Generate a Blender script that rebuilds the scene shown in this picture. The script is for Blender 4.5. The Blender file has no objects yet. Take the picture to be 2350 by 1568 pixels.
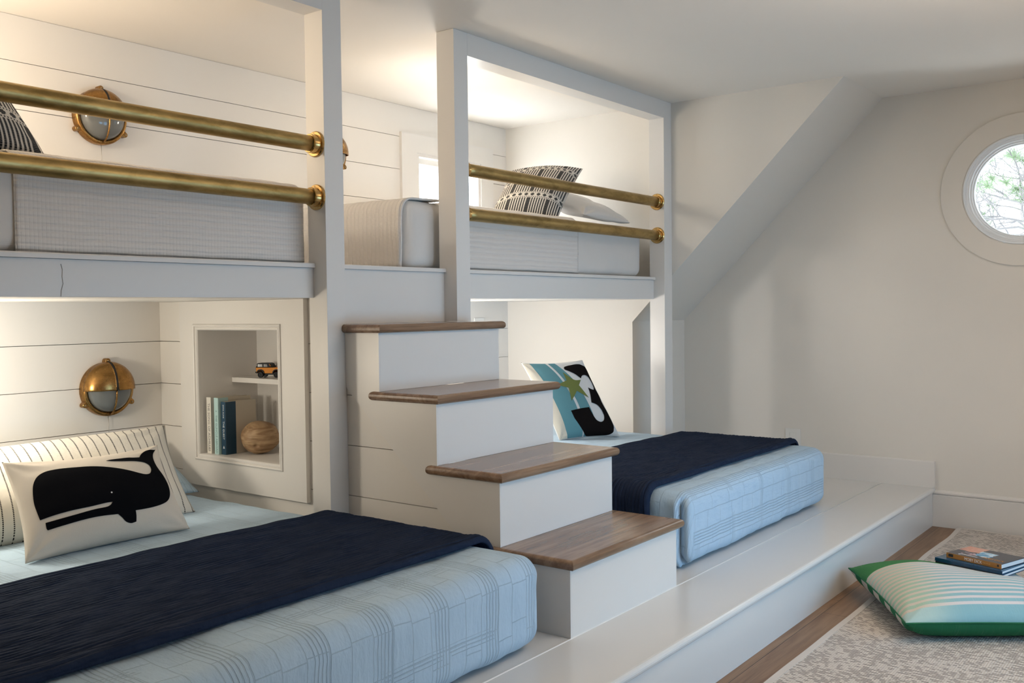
import bpy, bmesh, math, random
from mathutils import Vector, Matrix, noise
from mathutils.geometry import delaunay_2d_cdt
random.seed(7)
PI = math.pi
scene = bpy.context.scene
COL = scene.collection

# ------------------------------------------------------------------ room dimensions (metres)
W = 0.0882                    # post width
YF, PD = 0.5365, 0.0951       # post front, post depth
YB = 0.6067                   # bunk beam plane
YW = 1.7279                   # back wall
XT, XW = 2.5129, 3.1725       # dormer cheek, far gable wall
X2 = 0.6233                   # left side of the second post
XL0 = -1.978                  # left end of the left bunk opening
H, HH = 2.3857, 2.2898        # ceiling, header underside
P, YP = 0.2116, -0.7278       # platform height and front
ZL, ZB = 1.3969, 1.2722       # bunk ledge top, beam underside
YA, YK, ZK = -0.4424, 0.7997, 1.1408
YR = [-0.4433, -0.1739, 0.0948, 0.3638]
ZT = [0.4554, 0.6957, 0.9355, 1.1749]
TH, OV, SR = 0.0318, 0.022, 0.68
G0, GS = 1.1005, 0.1843       # shiplap groove height and spacing
BT = 0.0173

# ------------------------------------------------------------------ object helpers
def link(o):
    COL.objects.link(o)
    return o

def obj(name, bm, mat=None, parent=None, smooth=False, local=False, bevel=0, bseg=2, angle=35):
    """turn a bmesh into one linked mesh object; world coordinates unless local"""
    me = bpy.data.meshes.new(name)
    if parent is not None and not local:
        off = Vector((0, 0, 0))
        p = parent
        while p is not None:
            off += p.location
            p = p.parent
        bmesh.ops.translate(bm, verts=bm.verts, vec=-off)
    bmesh.ops.recalc_face_normals(bm, faces=bm.faces)
    bm.to_mesh(me)
    bm.free()
    o = link(bpy.data.objects.new(name, me))
    if mat is not None:
        for m in (mat if isinstance(mat, (list, tuple)) else [mat]):
            me.materials.append(m)
    if parent is not None:
        o.parent = parent
    if smooth:
        me.polygons.foreach_set('use_smooth', [True] * len(me.polygons))
        if smooth == 'auto':
            me.set_sharp_from_angle(angle=math.radians(32))
    if bevel:
        b = o.modifiers.new('bevel', 'BEVEL')
        b.width = bevel
        b.segments = bseg
        b.limit_method = 'ANGLE'
        b.angle_limit = math.radians(angle)
    return o

def tag(o, label, cat, group=None):
    o['label'] = label
    o['category'] = cat
    if group:
        o['group'] = group
    return o

def thing(name, loc, label, cat, group=None, rz=0):
    o = link(bpy.data.objects.new(name, None))
    o.location = loc
    o.rotation_euler = (0, 0, rz)
    o.empty_display_size = 0.05
    return tag(o, label, cat, group)

def struct(name, bm, mat, parent=None, **k):
    o = obj(name, bm, mat, parent, **k)
    if parent is None:
        o['kind'] = 'structure'
    return o

def BM():
    return bmesh.new()

def box(bm, x0, x1, y0, y1, z0, z1):
    vs = [bm.verts.new((x, y, z)) for x in (x0, x1) for y in (y0, y1) for z in (z0, z1)]
    for f in ((0, 1, 3, 2), (4, 6, 7, 5), (0, 4, 5, 1), (2, 3, 7, 6), (0, 2, 6, 4), (1, 5, 7, 3)):
        bm.faces.new([vs[i] for i in f])
    return vs

def boxb(*a):
    bm = BM()
    box(bm, *a)
    return bm

def prism(bm, pts, axis, a, b):
    """extrude polygon (2D points) along axis between a and b"""
    def mk(p, t):
        if axis == 'x': return (t, p[0], p[1])
        if axis == 'y': return (p[0], t, p[1])
        return (p[0], p[1], t)
    A = [bm.verts.new(mk(p, a)) for p in pts]
    B = [bm.verts.new(mk(p, b)) for p in pts]
    n = len(pts)
    bm.faces.new(A)
    bm.faces.new(B[::-1])
    for i in range(n):
        bm.faces.new((A[i], A[(i + 1) % n], B[(i + 1) % n], B[i]))
    return bm

def tube(bm, pts, r, seg=16, caps=True):
    pts = [Vector(p) for p in pts]
    rings = []
    prev = None
    for i, p in enumerate(pts):
        d = (pts[min(i + 1, len(pts) - 1)] - pts[max(i - 1, 0)]).normalized()
        if prev is None:
            ref = Vector((0, 0, 1)) if abs(d.z) < .9 else Vector((1, 0, 0))
            u = d.cross(ref).normalized()
        else:
            u = (prev - d * prev.dot(d)).normalized()
        prev = u
        v = d.cross(u)
        rr = r[i] if isinstance(r, (list, tuple)) else r
        rings.append([bm.verts.new(p + (u * math.cos(t) + v * math.sin(t)) * rr)
                      for t in [2 * PI * k / seg for k in range(seg)]])
    for a, b in zip(rings, rings[1:]):
        for k in range(seg):
            bm.faces.new((a[k], a[(k + 1) % seg], b[(k + 1) % seg], b[k]))
    if caps:
        bm.faces.new(rings[0][::-1])
        bm.faces.new(rings[-1])
    return bm

def lathe(bm, prof, origin, axis, seg=48, close=False):
    """revolve (distance along axis, radius) profile round an axis through origin"""
    o = Vector(origin)
    a = Vector(axis).normalized()
    ref = Vector((0, 0, 1)) if abs(a.z) < .9 else Vector((1, 0, 0))
    u = a.cross(ref).normalized()
    v = a.cross(u)
    rings = []
    for t, r in prof:
        if r < 1e-6:
            rings.append([bm.verts.new(o + a * t)])
        else:
            rings.append([bm.verts.new(o + a * t + (u * math.cos(2 * PI * k / seg) + v * math.sin(2 * PI * k / seg)) * r)
                          for k in range(seg)])
    pairs = list(zip(rings, rings[1:]))
    if close:
        pairs.append((rings[-1], rings[0]))
    for A, B in pairs:
        for k in range(seg):
            k2 = (k + 1) % seg
            if len(A) == 1 and len(B) == 1: continue
            if len(A) == 1: bm.faces.new((A[0], B[k], B[k2]))
            elif len(B) == 1: bm.faces.new((A[k], A[k2], B[0]))
            else: bm.faces.new((A[k], A[k2], B[k2], B[k]))
    return bm

def uvlayer(bm):
    return bm.loops.layers.uv.verify()

# ------------------------------------------------------------------ material helpers
class NT:
    def __init__(s, name, rough=.5, color=(.8, .8, .8), metal=0., spec=.5):
        s.m = bpy.data.materials.new(name)
        s.m.use_nodes = True
        s.t = s.m.node_tree
        s.b = s.t.nodes['Principled BSDF']
        s.b.inputs['Base Color'].default_value = (*color, 1)
        s.b.inputs['Roughness'].default_value = rough
        s.b.inputs['Metallic'].default_value = metal
        s.b.inputs['Specular IOR Level'].default_value = spec
        s.m.diffuse_color = (*color, 1)
    def n(s, typ, **kw):
        nd = s.t.nodes.new(typ)
        for k, v in kw.items():
            setattr(nd, k, v)
        return nd
    def put(s, sock, v):
        if isinstance(v, bpy.types.NodeSocket):
            s.t.links.new(v, sock)
        elif v is not None:
            if isinstance(v, (tuple, list)) and len(v) == 3 and sock.type == 'RGBA':
                v = (*v, 1)
            sock.default_value = v
    def M(s, op, a, b=None, c=None):
        nd = s.n('ShaderNodeMath', operation=op)
        for i, x in enumerate((a, b, c)):
            if x is not None:
                s.put(nd.inputs[i], x)
        return nd.outputs[0]
    def mix(s, f, a, b, mode='MIX'):
        nd = s.n('ShaderNodeMix', data_type='RGBA', blend_type=mode)
        s.put(nd.inputs[0], f)
        s.put(nd.inputs[6], a)
        s.put(nd.inputs[7], b)
        return nd.outputs[2]
    def co(s, which='Object'):
        return s.n('ShaderNodeTexCoord').outputs[which]
    def uv(s):
        x = s.n('ShaderNodeSeparateXYZ')
        s.put(x.inputs[0], s.co('UV'))
        return x.outputs[0], x.outputs[1]
    def xyz(s):
        x = s.n('ShaderNodeSeparateXYZ')
        s.put(x.inputs[0], s.co('Object'))
        return x.outputs[0], x.outputs[1], x.outputs[2]
    def vec(s, x, y, z=0.):
        c = s.n('ShaderNodeCombineXYZ')
        for i, v in enumerate((x, y, z)):
            s.put(c.inputs[i], v)
        return c.outputs[0]
    def noise(s, vec, scale, detail=3, rough=.55, dist=0.):
        nd = s.n('ShaderNodeTexNoise')
        s.put(nd.inputs['Vector'], vec)
        nd.inputs['Scale'].default_value = scale
        nd.inputs['Detail'].default_value = detail
        nd.inputs['Roughness'].default_value = rough
        nd.inputs['Distortion'].default_value = dist
        return nd.outputs[0]
    def smooth(s, v, a, b):
        nd = s.n('ShaderNodeMapRange', interpolation_type='SMOOTHSTEP')
        s.put(nd.inputs[0], v)
        nd.inputs[1].default_value = a
        nd.inputs[2].default_value = b
        return nd.outputs[0]
    def scaled(s, vec, sc):
        nd = s.n('ShaderNodeMapping')
        s.put(nd.inputs[0], vec)
        nd.inputs['Scale'].default_value = sc
        return nd.outputs[0]
    def frac(s, v, period, off=0.):
        return s.M('FRACT', s.M('MULTIPLY_ADD', v, 1. / period, off))
    def line(s, v, period, width, off=0.):
        """1 inside thin lines repeated every period"""
        d = s.M('ABSOLUTE', s.M('SUBTRACT', s.frac(v, period, off), .5))
        return s.M('SUBTRACT', 1., s.smooth(d, width / period * .35, width / period * .65))
    def band(s, v, lo, hi):
        return s.M('MULTIPLY', s.M('GREATER_THAN', v, lo), s.M('LESS_THAN', v, hi))
    def bump(s, h, strength=.3, dist=.005):
        nd = s.n('ShaderNodeBump')
        nd.inputs['Strength'].default_value = strength
        nd.inputs['Distance'].default_value = dist
        s.put(nd.inputs['Height'], h)
        s.t.links.new(nd.outputs[0], s.b.inputs['Normal'])
    def col(s, c):
        s.put(s.b.inputs['Base Color'], c)
    def rough(s, r):
        s.put(s.b.inputs['Roughness'], r)

def paint(name, c, rough=.5, bump=.04):
    m = NT(name, rough, c)
    n = m.noise(m.co(), 60, 2)
    m.bump(n, bump, .002)
    v = m.noise(m.co(), 1.3, 2)
    m.col(m.mix(v, tuple(x * .975 for x in c), tuple(min(1, x * 1.02) for x in c)))
    return m.m

def plain(name, c, rough=.5, metal=0., spec=.5):
    return NT(name, rough, c, metal, spec).m

def wood(name, dark, mid, light, rough, axis='x', plank=None, sc=1.):
    m = NT(name, rough, mid)
    x, y, z = m.xyz()
    if axis == 'z': x, z = z, x
    if plank:
        pid = m.M('FLOOR', m.M('MULTIPLY', y, 1. / plank))
        wn = m.n('ShaderNodeTexWhiteNoise', noise_dimensions='1D')
        m.put(wn.inputs['W'], pid)
        off = m.M('MULTIPLY', wn.outputs[0], 7.)
    else:
        off = 0.
    v = m.vec(m.M('MULTIPLY_ADD', x, 1.6 * sc, off), m.M('MULTIPLY', y, 22 * sc), m.M('MULTIPLY', z, 22 * sc))
    g1 = m.noise(v, 1.0, 6, .6, 1.2)
    v2 = m.vec(m.M('MULTIPLY_ADD', x, 6 * sc, off), m.M('MULTIPLY', y, 240 * sc), m.M('MULTIPLY', z, 240 * sc))
    g2 = m.noise(v2, 1.0, 2, .5)
    c = m.mix(m.smooth(g1, .32, .68), dark, light)
    c = m.mix(m.smooth(g2, .50, .72), c, mid)
    pores = m.smooth(g2, .60, .75)
    c = m.mix(m.M('MULTIPLY', pores, .45), c, tuple(d * .6 for d in dark))
    if plank:
        tone = m.M('MULTIPLY_ADD', wn.outputs[0], .35, -.1)
        c = m.mix(tone, c, dark)
        gap = m.line(y, plank, .0025, .5)
        px = m.M('ADD', x, m.M('MULTIPLY', wn.outputs[0], 1.4))
        gap = m.M('MAXIMUM', gap, m.line(px, 1.5, .002))
        c = m.mix(gap, c, tuple(d * .3 for d in dark))
        m.bump(m.M('SUBTRACT', m.M('MULTIPLY', g1, .2), gap), .25, .002)
    else:
        m.bump(m.M('MULTIPLY', g2, .6), .22, .0012)
    m.col(c)
    return m.m

def brass(name, c, rough, mott=.5):
    m = NT(name, rough, c, 1.)
    n = m.noise(m.scaled(m.co(), (1, 2.5, 2.5)), 9, 5, .65, .6)
    n2 = m.noise(m.co(), 45, 3)
    f = m.smooth(n, .35, .7)
    dark = (c[0] * .50, c[1] * .48, c[2] * .40)
    m.col(m.mix(m.M('MULTIPLY', f, mott), c, dark))
    m.rough(m.M('MULTIPLY_ADD', n2, .18, rough - .09))
    return m.m

WARMWHITE = (.80, .752, .685)
M_wall = paint('wall_paint', WARMWHITE, .55)
M_ceil = paint('ceiling_paint', (.90, .84, .765), .7)
M_trim = paint('trim_paint', (.79, .755, .715), .32, .02)
M_plank = paint('plank_paint', (.80, .755, .70), .40, .05)
M_plat = paint('platform_paint', (.74, .735, .715), .22, .02)
M_gap = plain('groove_shadow_backing', (.40, .36, .30), .9)
M_floor = wood('oak_floor', (.175, .092, .046), (.26, .148, .078), (.31, .185, .102), .42, 'x', .125)
M_tread = wood('oak_tread', (.185, .105, .062), (.275, .168, .102), (.32, .205, .130), .20, 'x', None, .8)
M_rail = brass('aged_brass', (.46, .33, .135), .42, .8)
M_flange = brass('bright_brass', (.66, .43, .17), .22, .45)
M_sconce = brass('antique_brass', (.38, .205, .068), .27, .6)
M_dark = plain('dark_cavity', (.012, .010, .009), .7)
M_screw = plain('screw_metal', (.35, .25, .14), .35, 1.)
M_frost = NT('frosted_glass', .12, (.16, .165, .16), 0., .6).m
M_plastic = plain('white_plastic', (.82, .80, .76), .35)

def quilt_mat(name, base, vertical=True):
    m = NT(name, .85, base, 0, .2)
    u, v = m.uv()
    if not vertical:
        u, v = v, u
    wob = m.M('MULTIPLY', m.M('SUBTRACT', m.noise(m.co('UV'), 9, 2), .5), .010)
    u2 = m.M('ADD', u, wob)
    v2 = m.M('ADD', v, wob)
    fu = m.frac(u2, .205)
    grp = m.band(fu, .06, .36)
    lines = m.M('MULTIPLY', m.line(u2, .0123, .0032), grp)
    # stepped rectangles between the line groups
    br = m.n('ShaderNodeTexBrick')
    m.put(br.inputs['Vector'], m.vec(v2, u2))
    br.inputs['Scale'].default_value = 1.
    br.inputs['Brick Width'].default_value = .155
    br.inputs['Row Height'].default_value = .0683
    br.inputs['Mortar Size'].default_value = .0016
    br.inputs['Mortar Smooth'].default_value = .3
    br.inputs['Color1'].default_value = (0, 0, 0, 1)
    br.inputs['Color2'].default_value = (0, 0, 0, 1)
    br.inputs['Mortar'].default_value = (1, 1, 1, 1)
    br.offset = .37
    br.squash = .7
    fv = m.frac(v2, .31)
    grp2 = m.M('MULTIPLY', m.band(fv, .05, .16), m.M('GREATER_THAN', m.noise(m.vec(m.M('MULTIPLY', u, 5.), m.M('MULTIPLY', v, 1.)), 1, 0), .48))
    lines2 = m.M('MULTIPLY', m.line(v2, .0115, .003), grp2)
    st = m.M('MAXIMUM', m.M('MAXIMUM', lines, m.M('MULTIPLY', lines2, .7)), m.M('MULTIPLY', br.outputs[0], .9))
    puck = m.noise(m.scaled(m.co('UV'), (1, .35, 1) if vertical else (.35, 1, 1)), 55, 3, .6)
    soft = m.noise(m.co('UV'), 14, 2)
    fab = m.noise(m.co('UV'), 900, 1)
    c = m.mix(m.M('MULTIPLY', st, .30), base, tuple(x * .55 for x in base))
    c = m.mix(m.M('MULTIPLY', fab, .10), c, tuple(min(1, x * 1.25) for x in base))
    m.col(c)
    h = m.M('SUBTRACT', m.M('ADD', m.M('MULTIPLY', puck, .5), m.M('MULTIPLY', soft, .6)), m.M('MULTIPLY', st, .9))
    m.bump(h, .85, .007)
    m.b.inputs['Sheen Weight'].default_value = .15
    return m.m

QB = (.45, .60, .735)
M_quiltL = quilt_mat('pale_blue_quilt', QB, True)
M_quiltR = quilt_mat('pale_blue_quilt_cross', QB, False)

def navy_mat():
    m = NT('navy_throw', .95, (.014, .024, .062), 0, .08)
    u, v = m.uv()
    ws = m.M('MULTIPLY', m.M('SUBTRACT', m.noise(m.scaled(m.co('UV'), (1, 3, 1)), 7, 3), .5), .016)
    vv = m.M('ADD', v, ws)
    rid = m.M('ABSOLUTE', m.M('SUBTRACT', m.frac(vv, .0175), .5))
    pk = m.noise(m.scaled(m.co('UV'), (1, 2.2, 1)), 48, 3, .6)
    c = m.mix(m.noise(m.co('UV'), 20, 2), (.013, .020, .041), (.023, .034, .064))
    m.col(c)
    m.bump(m.M('ADD', m.M('MULTIPLY', m.smooth(rid, .5, .25), .9), m.M('MULTIPLY', pk, .9)), .7, .007)
    return m.m
M_navy = navy_mat()

def coverlet_mat(name, base, waffle):
    m = NT(name, .85, base, 0, .2)
    u, v = m.uv()
    wv = m.M('MULTIPLY', m.M('SUBTRACT', m.noise(m.co('UV'), 5, 2), .5), .012)
    vv = m.M('ADD', v, wv)
    per = .024 if not waffle else .020
    r = m.M('ABSOLUTE', m.M('SUBTRACT', m.frac(vv, per), .5))
    rib = m.smooth(r, .5, .18)
    tick = m.M('ABSOLUTE', m.M('SUBTRACT', m.frac(m.M('ADD', u, m.M('MULTIPLY', wv, .4)), .012 if waffle else .006), .5))
    h = m.M('ADD', m.M('MULTIPLY', rib, 1.3), m.M('MULTIPLY', m.smooth(tick, .5, .2), .30 if waffle else .15))
    h = m.M('ADD', h, m.M('MULTIPLY', m.noise(m.co('UV'), 30, 3), .4))
    m.bump(h, .5, .005 if waffle else .0055)
    m.col(m.mix(m.M('MULTIPLY', rib, .10), base, tuple(min(1, x * 1.06) for x in base)))
    return m.m
M_cov = coverlet_mat('white_ribbed_coverlet', (.80, .75, .70), False)
M_cov2 = coverlet_mat('white_waffle_coverlet', (.80, .75, .70), True)

def linen(name, c, scale=420, wr=.35):
    m = NT(name, .95, c, 0, .05 if max(c) < .05 else .2)
    u, v = m.uv()
    a = m.line(u, .0016, .0009)
    b = m.line(v, .0016, .0009)
    n = m.noise(m.co(), 16, 3)
    m.col(m.mix(m.M('MULTIPLY', n, .22), c, tuple(x * .86 for x in c)))
    m.bump(m.M('ADD', m.M('MULTIPLY', m.M('ADD', a, b), .08), m.M('MULTIPLY', n, 1.)), wr, .006)
    return m.m
M_sheet = linen('white_sheet', (.80, .76, .72))
M_cream = linen('cream_cotton', (.70, .63, .535))
M_sand = linen('sand_cotton', (.60, .545, .45))
M_black = linen('black_felt', (.0045, .0045, .006), wr=.25)
M_brownblack = linen('charcoal_brown_felt', (.010, .0075, .007), wr=.25)
M_teal = linen('teal_cotton', (.12, .275, .31))
M_olive = linen('olive_felt', (.165, .19, .055), wr=.15)
M_offwhite = linen('offwhite_cotton', (.72, .71, .69))
M_bluesham = quilt_mat('blue_sham_cotton', (.42, .54, .62), True)

def stripe_pillow_mat():
    m = NT('dash_striped_cotton', .9, (.72, .68, .60), 0, .2)
    u, v = m.uv()
    w = m.M('MULTIPLY', m.M('SUBTRACT', m.noise(m.co('UV'), 12, 2), .5), .004)
    uu = m.M('ADD', u, w)
    ln = m.line(uu, .034, .0046)
    dash = m.M('GREATER_THAN', m.M('ADD', m.frac(v, .0056), m.M('MULTIPLY', m.noise(m.vec(m.M('MULTIPLY', u, 27.), m.M('MULTIPLY', v, 40.)), 1, 1), .5)), .62)
    thin = m.M('MULTIPLY', m.line(uu, .034, .0016), .55)
    f = m.M('MAXIMUM', m.M('MULTIPLY', ln, dash), thin)
    m.col(m.mix(f, (.72, .68, .60), (.035, .032, .032)))
    m.bump(m.M('ADD', m.M('MULTIPLY', f, .5), m.noise(m.co('UV'), 60, 3)), .35, .004)
    return m.m
M_stripe = stripe_pillow_mat()

def bw_mat(name, ps=1.):
    m = NT(name, .92, (.7, .65, .58), 0, .2)
    u, v = m.uv()
    P_ = .150 * ps
    fv = m.frac(v, P_, .12)
    su = m.frac(u, .0165 * ps)
    stripe = m.M('GREATER_THAN', su, .48)
    wide = m.M('LESS_THAN', m.frac(u, .132 * ps), .135)
    stripe = m.M('MAXIMUM', stripe, wide)
    inS = m.band(fv, .30, .98)
    # beaded bands: two dotted rows round a row of crosses
    dot = m.M('GREATER_THAN', m.frac(u, .0125 * ps), .55)
    rows = m.M('MAXIMUM', m.band(fv, .0, .045), m.band(fv, .235, .28))
    cu = m.M('ABSOLUTE', m.M('SUBTRACT', m.frac(u, .041 * ps), .5))
    cv = m.M('ABSOLUTE', m.M('SUBTRACT', fv, .14))
    cross = m.M('MAXIMUM', m.M('MULTIPLY', m.M('LESS_THAN', cu, .30), m.M('LESS_THAN', cv, .035)),
                m.M('MULTIPLY', m.M('LESS_THAN', cu, .17), m.M('LESS_THAN', cv, .068)))
    f = m.M('MAXIMUM', m.M('MULTIPLY', stripe, inS), m.M('MAXIMUM', m.M('MULTIPLY', dot, rows), cross))
    fleck = m.M('MULTIPLY', m.line(v, .0055 * ps, .0018), .35)
    blk = m.mix(fleck, (.018, .018, .020), (.40, .37, .33))
    m.col(m.mix(f, (.72, .66, .58), blk))
    m.bump(m.M('ADD', m.M('MULTIPLY', f, .6), m.M('ADD', m.line(v, .0055 * ps, .003), m.noise(m.co('UV'), 40, 2))), .4, .004)
    return m.m
M_bw = bw_mat('black_cream_woven', .80)
M_bw2 = bw_mat('black_cream_woven_large', .78)

def cushion_mat():
    m = NT('floor_cushion_cotton', .9, (.4, .6, .6), 0, .2)
    u, v = m.uv()           # u: front -> back 0..1 ; v: along the front edge 0..1 ; underside u+2
    top = m.M('LESS_THAN', u, 1.5)
    fr = m.frac(u, .047)
    wd = m.M('MULTIPLY_ADD', m.smooth(u, .12, .75), -.20, .56)
    st = m.M('LESS_THAN', fr, wd)
    side = m.smooth(m.M('ADD', v, m.M('MULTIPLY', u, -.10)), .10, .34)
    colr = m.mix(side, (.42, .58, .44), (.30, .51, .545))
    pale = m.mix(side, (.68, .60, .50), (.72, .66, .645))
    fade = m.M('MULTIPLY', m.smooth(u, .30, .85), .65)
    colr = m.mix(fade, colr, (.60, .69, .655))
    c = m.mix(st, pale, colr)
    c = m.mix(m.M('LESS_THAN', u, .072), c, m.mix(side, (.46, .62, .58), (.27, .49, .535)))
    c = m.mix(m.M('GREATER_THAN', u, .71), c, (.062, .235, .085))
    fu = m.M('GREATER_THAN', m.frac(m.M('SUBTRACT', u, 2.), .20), .5)
    under = m.mix(m.M('MULTIPLY', fu, m.M('LESS_THAN', v, .22)), (.022, .150, .065), (.62, .56, .49))
    c = m.mix(top, under, c)
    th = m.noise(m.vec(m.M('MULTIPLY', u, 6.), m.M('MULTIPLY', v, 330.)), 1, 2)
    c = m.mix(m.M('MULTIPLY', m.smooth(th, .62, .80), .35), c, (.75, .75, .70))
    m.col(c)
    m.bump(m.M('ADD', m.M('MULTIPLY', th, .7), m.noise(m.co('UV'), 30, 2)), .35, .003)
    return m.m
M_cushion = cushion_mat()

def rug_mat():
    m = NT('woven_rug', .95, (.5, .47, .43), 0, .1)
    x, y, z = m.xyz()
    wob = m.M('MULTIPLY', m.M('SUBTRACT', m.noise(m.co(), 22, 2), .5), .004)
    xx = m.M('ADD', x, wob)
    ln = m.line(xx, .0115, .0044)
    br = m.n('ShaderNodeTexBrick')
    m.put(br.inputs['Vector'], m.vec(x, y))
    br.inputs['Scale'].default_value = 1.
    br.inputs['Brick Width'].default_value = .105
    br.inputs['Row Height'].default_value = .095
    br.inputs['Mortar Size'].default_value = 0.
    br.inputs['Color1'].default_value = (0, 0, 0, 1)
    br.inputs['Color2'].default_value = (1, 1, 1, 1)
    patch = m.smooth(m.noise(m.scaled(m.co(), (9, 6, 1)), 1, 1), .42, .58)
    dash = m.M('GREATER_THAN', m.noise(m.vec(m.M('MULTIPLY', x, 80.), m.M('MULTIPLY', y, 38.)), 1, 1), m.M('MULTIPLY_ADD', patch, -.09, .55))
    knot = m.M('MULTIPLY', m.line(y, .008, .0045), .5)
    f = m.M('MULTIPLY', m.M('MULTIPLY', ln, dash), .86)
    c = m.mix(f, m.mix(knot, (.66, .605, .55), (.56, .505, .45)), (.055, .045, .038))
    m.col(c)
    m.bump(m.M('SUBTRACT', m.M('ADD', knot, m.noise(m.co(), 200, 2)), f), .5, .003)
    return m.m
M_rug = rug_mat()
M_bind = linen('rug_binding', (.66, .61, .56))

def ball_mat():
    m = NT('driftwood', .6, (.35, .22, .12))
    x, y, z = m.xyz()
    g = m.noise(m.vec(m.M('MULTIPLY', x, 5.), m.M('MULTIPLY', y, 5.), m.M('MULTIPLY', z, 34.)), 1.2, 5, .6, 1.6)
    big = m.noise(m.co(), 11, 3)
    c = m.mix(m.smooth(g, .3, .7), (.24, .13, .06), (.50, .34, .19))
    c = m.mix(m.M('MULTIPLY', m.smooth(big, .56, .72), .6), c, (.10, .05, .02))
    m.col(c)
    m.bump(g, .35, .006)
    return m.m
M_ball = ball_mat()

# ------------------------------------------------------------------ shell
struct('floor', boxb(-3.3, XW + .15, -2.95, YW + .15, -.06, 0), M_floor)
struct('ceiling', boxb(-3.4, XW + .2, -3.05, YW + .2, H, H + .1), M_ceil)
struct('wall_left', boxb(-3.4, -3.3, -2.95, YW + .15, 0, H), M_wall)
struct('wall_front', boxb(-3.4, XW + .15, -3.05, -2.95, 0, H), M_wall)

# back wall, shiplap planks split round the upper window
WX0, WX1, WZ0, WZ1 = 1.655, 2.235, 1.50, 2.127
bm = BM()
zs = [P + .002]
z = G0 - 5 * GS
while z < H:
    if z > P + .03: zs.append(z)
    z += GS
zs.append(H)
g = .0013
for a, b in zip(zs, zs[1:]):
    segs = [(-2.06, XT)]
    if b > WZ0 and a < WZ1:
        segs = [(-2.06, WX0), (WX1, XT)]
    for s0, s1 in segs:
        box(bm, s0, s1, YW, YW + .018, a + g, b - g)
    if len(segs) == 2:
        if b > WZ1: box(bm, WX0, WX1, YW, YW + .018, max(a + g, WZ1), b - g)
        if a < WZ0: box(bm, WX0, WX1, YW, YW + .018, a + g, min(b - g, WZ0))
struct('wall_back', bm, M_plank)
bm = BM()
for x0, x1, z0, z1 in ((-3.3, WX0, 0, H), (WX1, XW + .15, 0, H), (WX0, WX1, 0, WZ0), (WX0, WX1, WZ1, H)):
    box(bm, x0, x1, YW + .018, YW + .12, z0, z1)
o = struct('wall_back_framing', bm, M_gap)
o.name = 'wall_back.001'

# gable wall with round opening
CY, CZ = -1.147, 1.815
def ring_wall(x0, x1, y0, y1, z0, z1, r, seg=72):
    bm = BM()
    def layer(x):
        R = [bm.verts.new((x, a, b)) for a, b in ((y0, z0), (y1, z0), (y1, z1), (y0, z1))]
        Cc = [bm.verts.new((x, CY + r * math.cos(2 * PI * k / seg), CZ + r * math.sin(2 * PI * k / seg))) for k in range(seg)]
        es = [bm.edges.new((R[i], R[(i + 1) % 4])) for i in range(4)] + [bm.edges.new((Cc[i], Cc[(i + 1) % seg])) for i in range(seg)]
        bmesh.ops.triangle_fill(bm, edges=es, use_beauty=True)
        return R, Cc
    R0, C0 = layer(x0)
    R1, C1 = layer(x1)
    for A, B in ((R0, R1), (C0, C1)):
        n = len(A)
        for i in range(n):
            bm.faces.new((A[i], A[(i + 1) % n], B[(i + 1) % n], B[i]))
    return bm
struct('wall_right', ring_wall(XW, XW + .14, -2.95, YK + .1, 0, H, .2855), M_wall)

# dormer cheek, sloped soffit and knee wall (one solid corner of the roof)
bm = BM()
prism(bm, [(YA, H), (YK, ZK), (YK, 0), (YW + .018, 0), (YW + .018, H)], 'x', XT, XW)
struct('wall_dormer', bm, M_wall)
bm = BM()
prism(bm, [(YA, H), (YK, ZK), (YK, 0), (YW + .018, 0), (YW + .018, H)], 'x', -3.3, XL0 - W)
o = struct('wall_dormer', bm, M_wall)

# baseboards
bm = BM()
prism(bm, [(XW, P), (XW - BT, P), (XW - BT, .352), (XW - BT + .004, .358), (XW, .358)], 'y', YP + .002, YK)
struct('baseboard_right', bm, M_trim)
bm = BM()
prism(bm, [(XW, 0), (XW - BT, 0), (XW - BT, .172), (XW - BT + .005, .177), (XW - BT - .003, .183), (XW - BT - .003, .190), (XW - BT + .008, .200), (XW, .200)], 'y', -2.95, YP + .0116)
o = struct('baseboard_right', bm, M_trim)

# ------------------------------------------------------------------ bed platform
pl = thing('bed_platform', (0.6, YP, 0), 'wide white painted step platform carrying the lower beds and stairs', 'platform')
bm = BM()
nz = .030
prof = []
for k in range(9):
    t = -PI / 2 - PI * k / 8
    prof.append((YP + nz / 2 + math.cos(t) * nz / 2, P - nz / 2 + math.sin(t) * nz / 2 * -1))
prof = [(YR[0] - .002, P), (YR[0] - .002, P - nz)] + sorted(prof, key=lambda p: p[1])
prism(bm, prof, 'x', -3.29, XW - .0005)
obj('front_board', bm, M_plat, pl, smooth=False)
bm = BM()
box(bm, -3.29, XW - .0005, YR[0] + .002, YK - .001, P - nz, P)
box(bm, XL0 - W + .001, XT - .001, YK - .001, YW - .001, P - nz, P)
obj('deck', bm, M_plat, pl)
obj('front_panel', boxb(-3.29, XW - .0005, YP + .012, YP + .03, 0, P - nz), M_plat, pl)
bm = BM()
tube(bm, [(-3.2, YR[0], P - .0012), (XW - .03, YR[0], P - .0012)], .0034, 8)
obj('caulk_seam', bm, plain('caulk', (.86, .85, .82), .3), pl, smooth=True)

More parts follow.
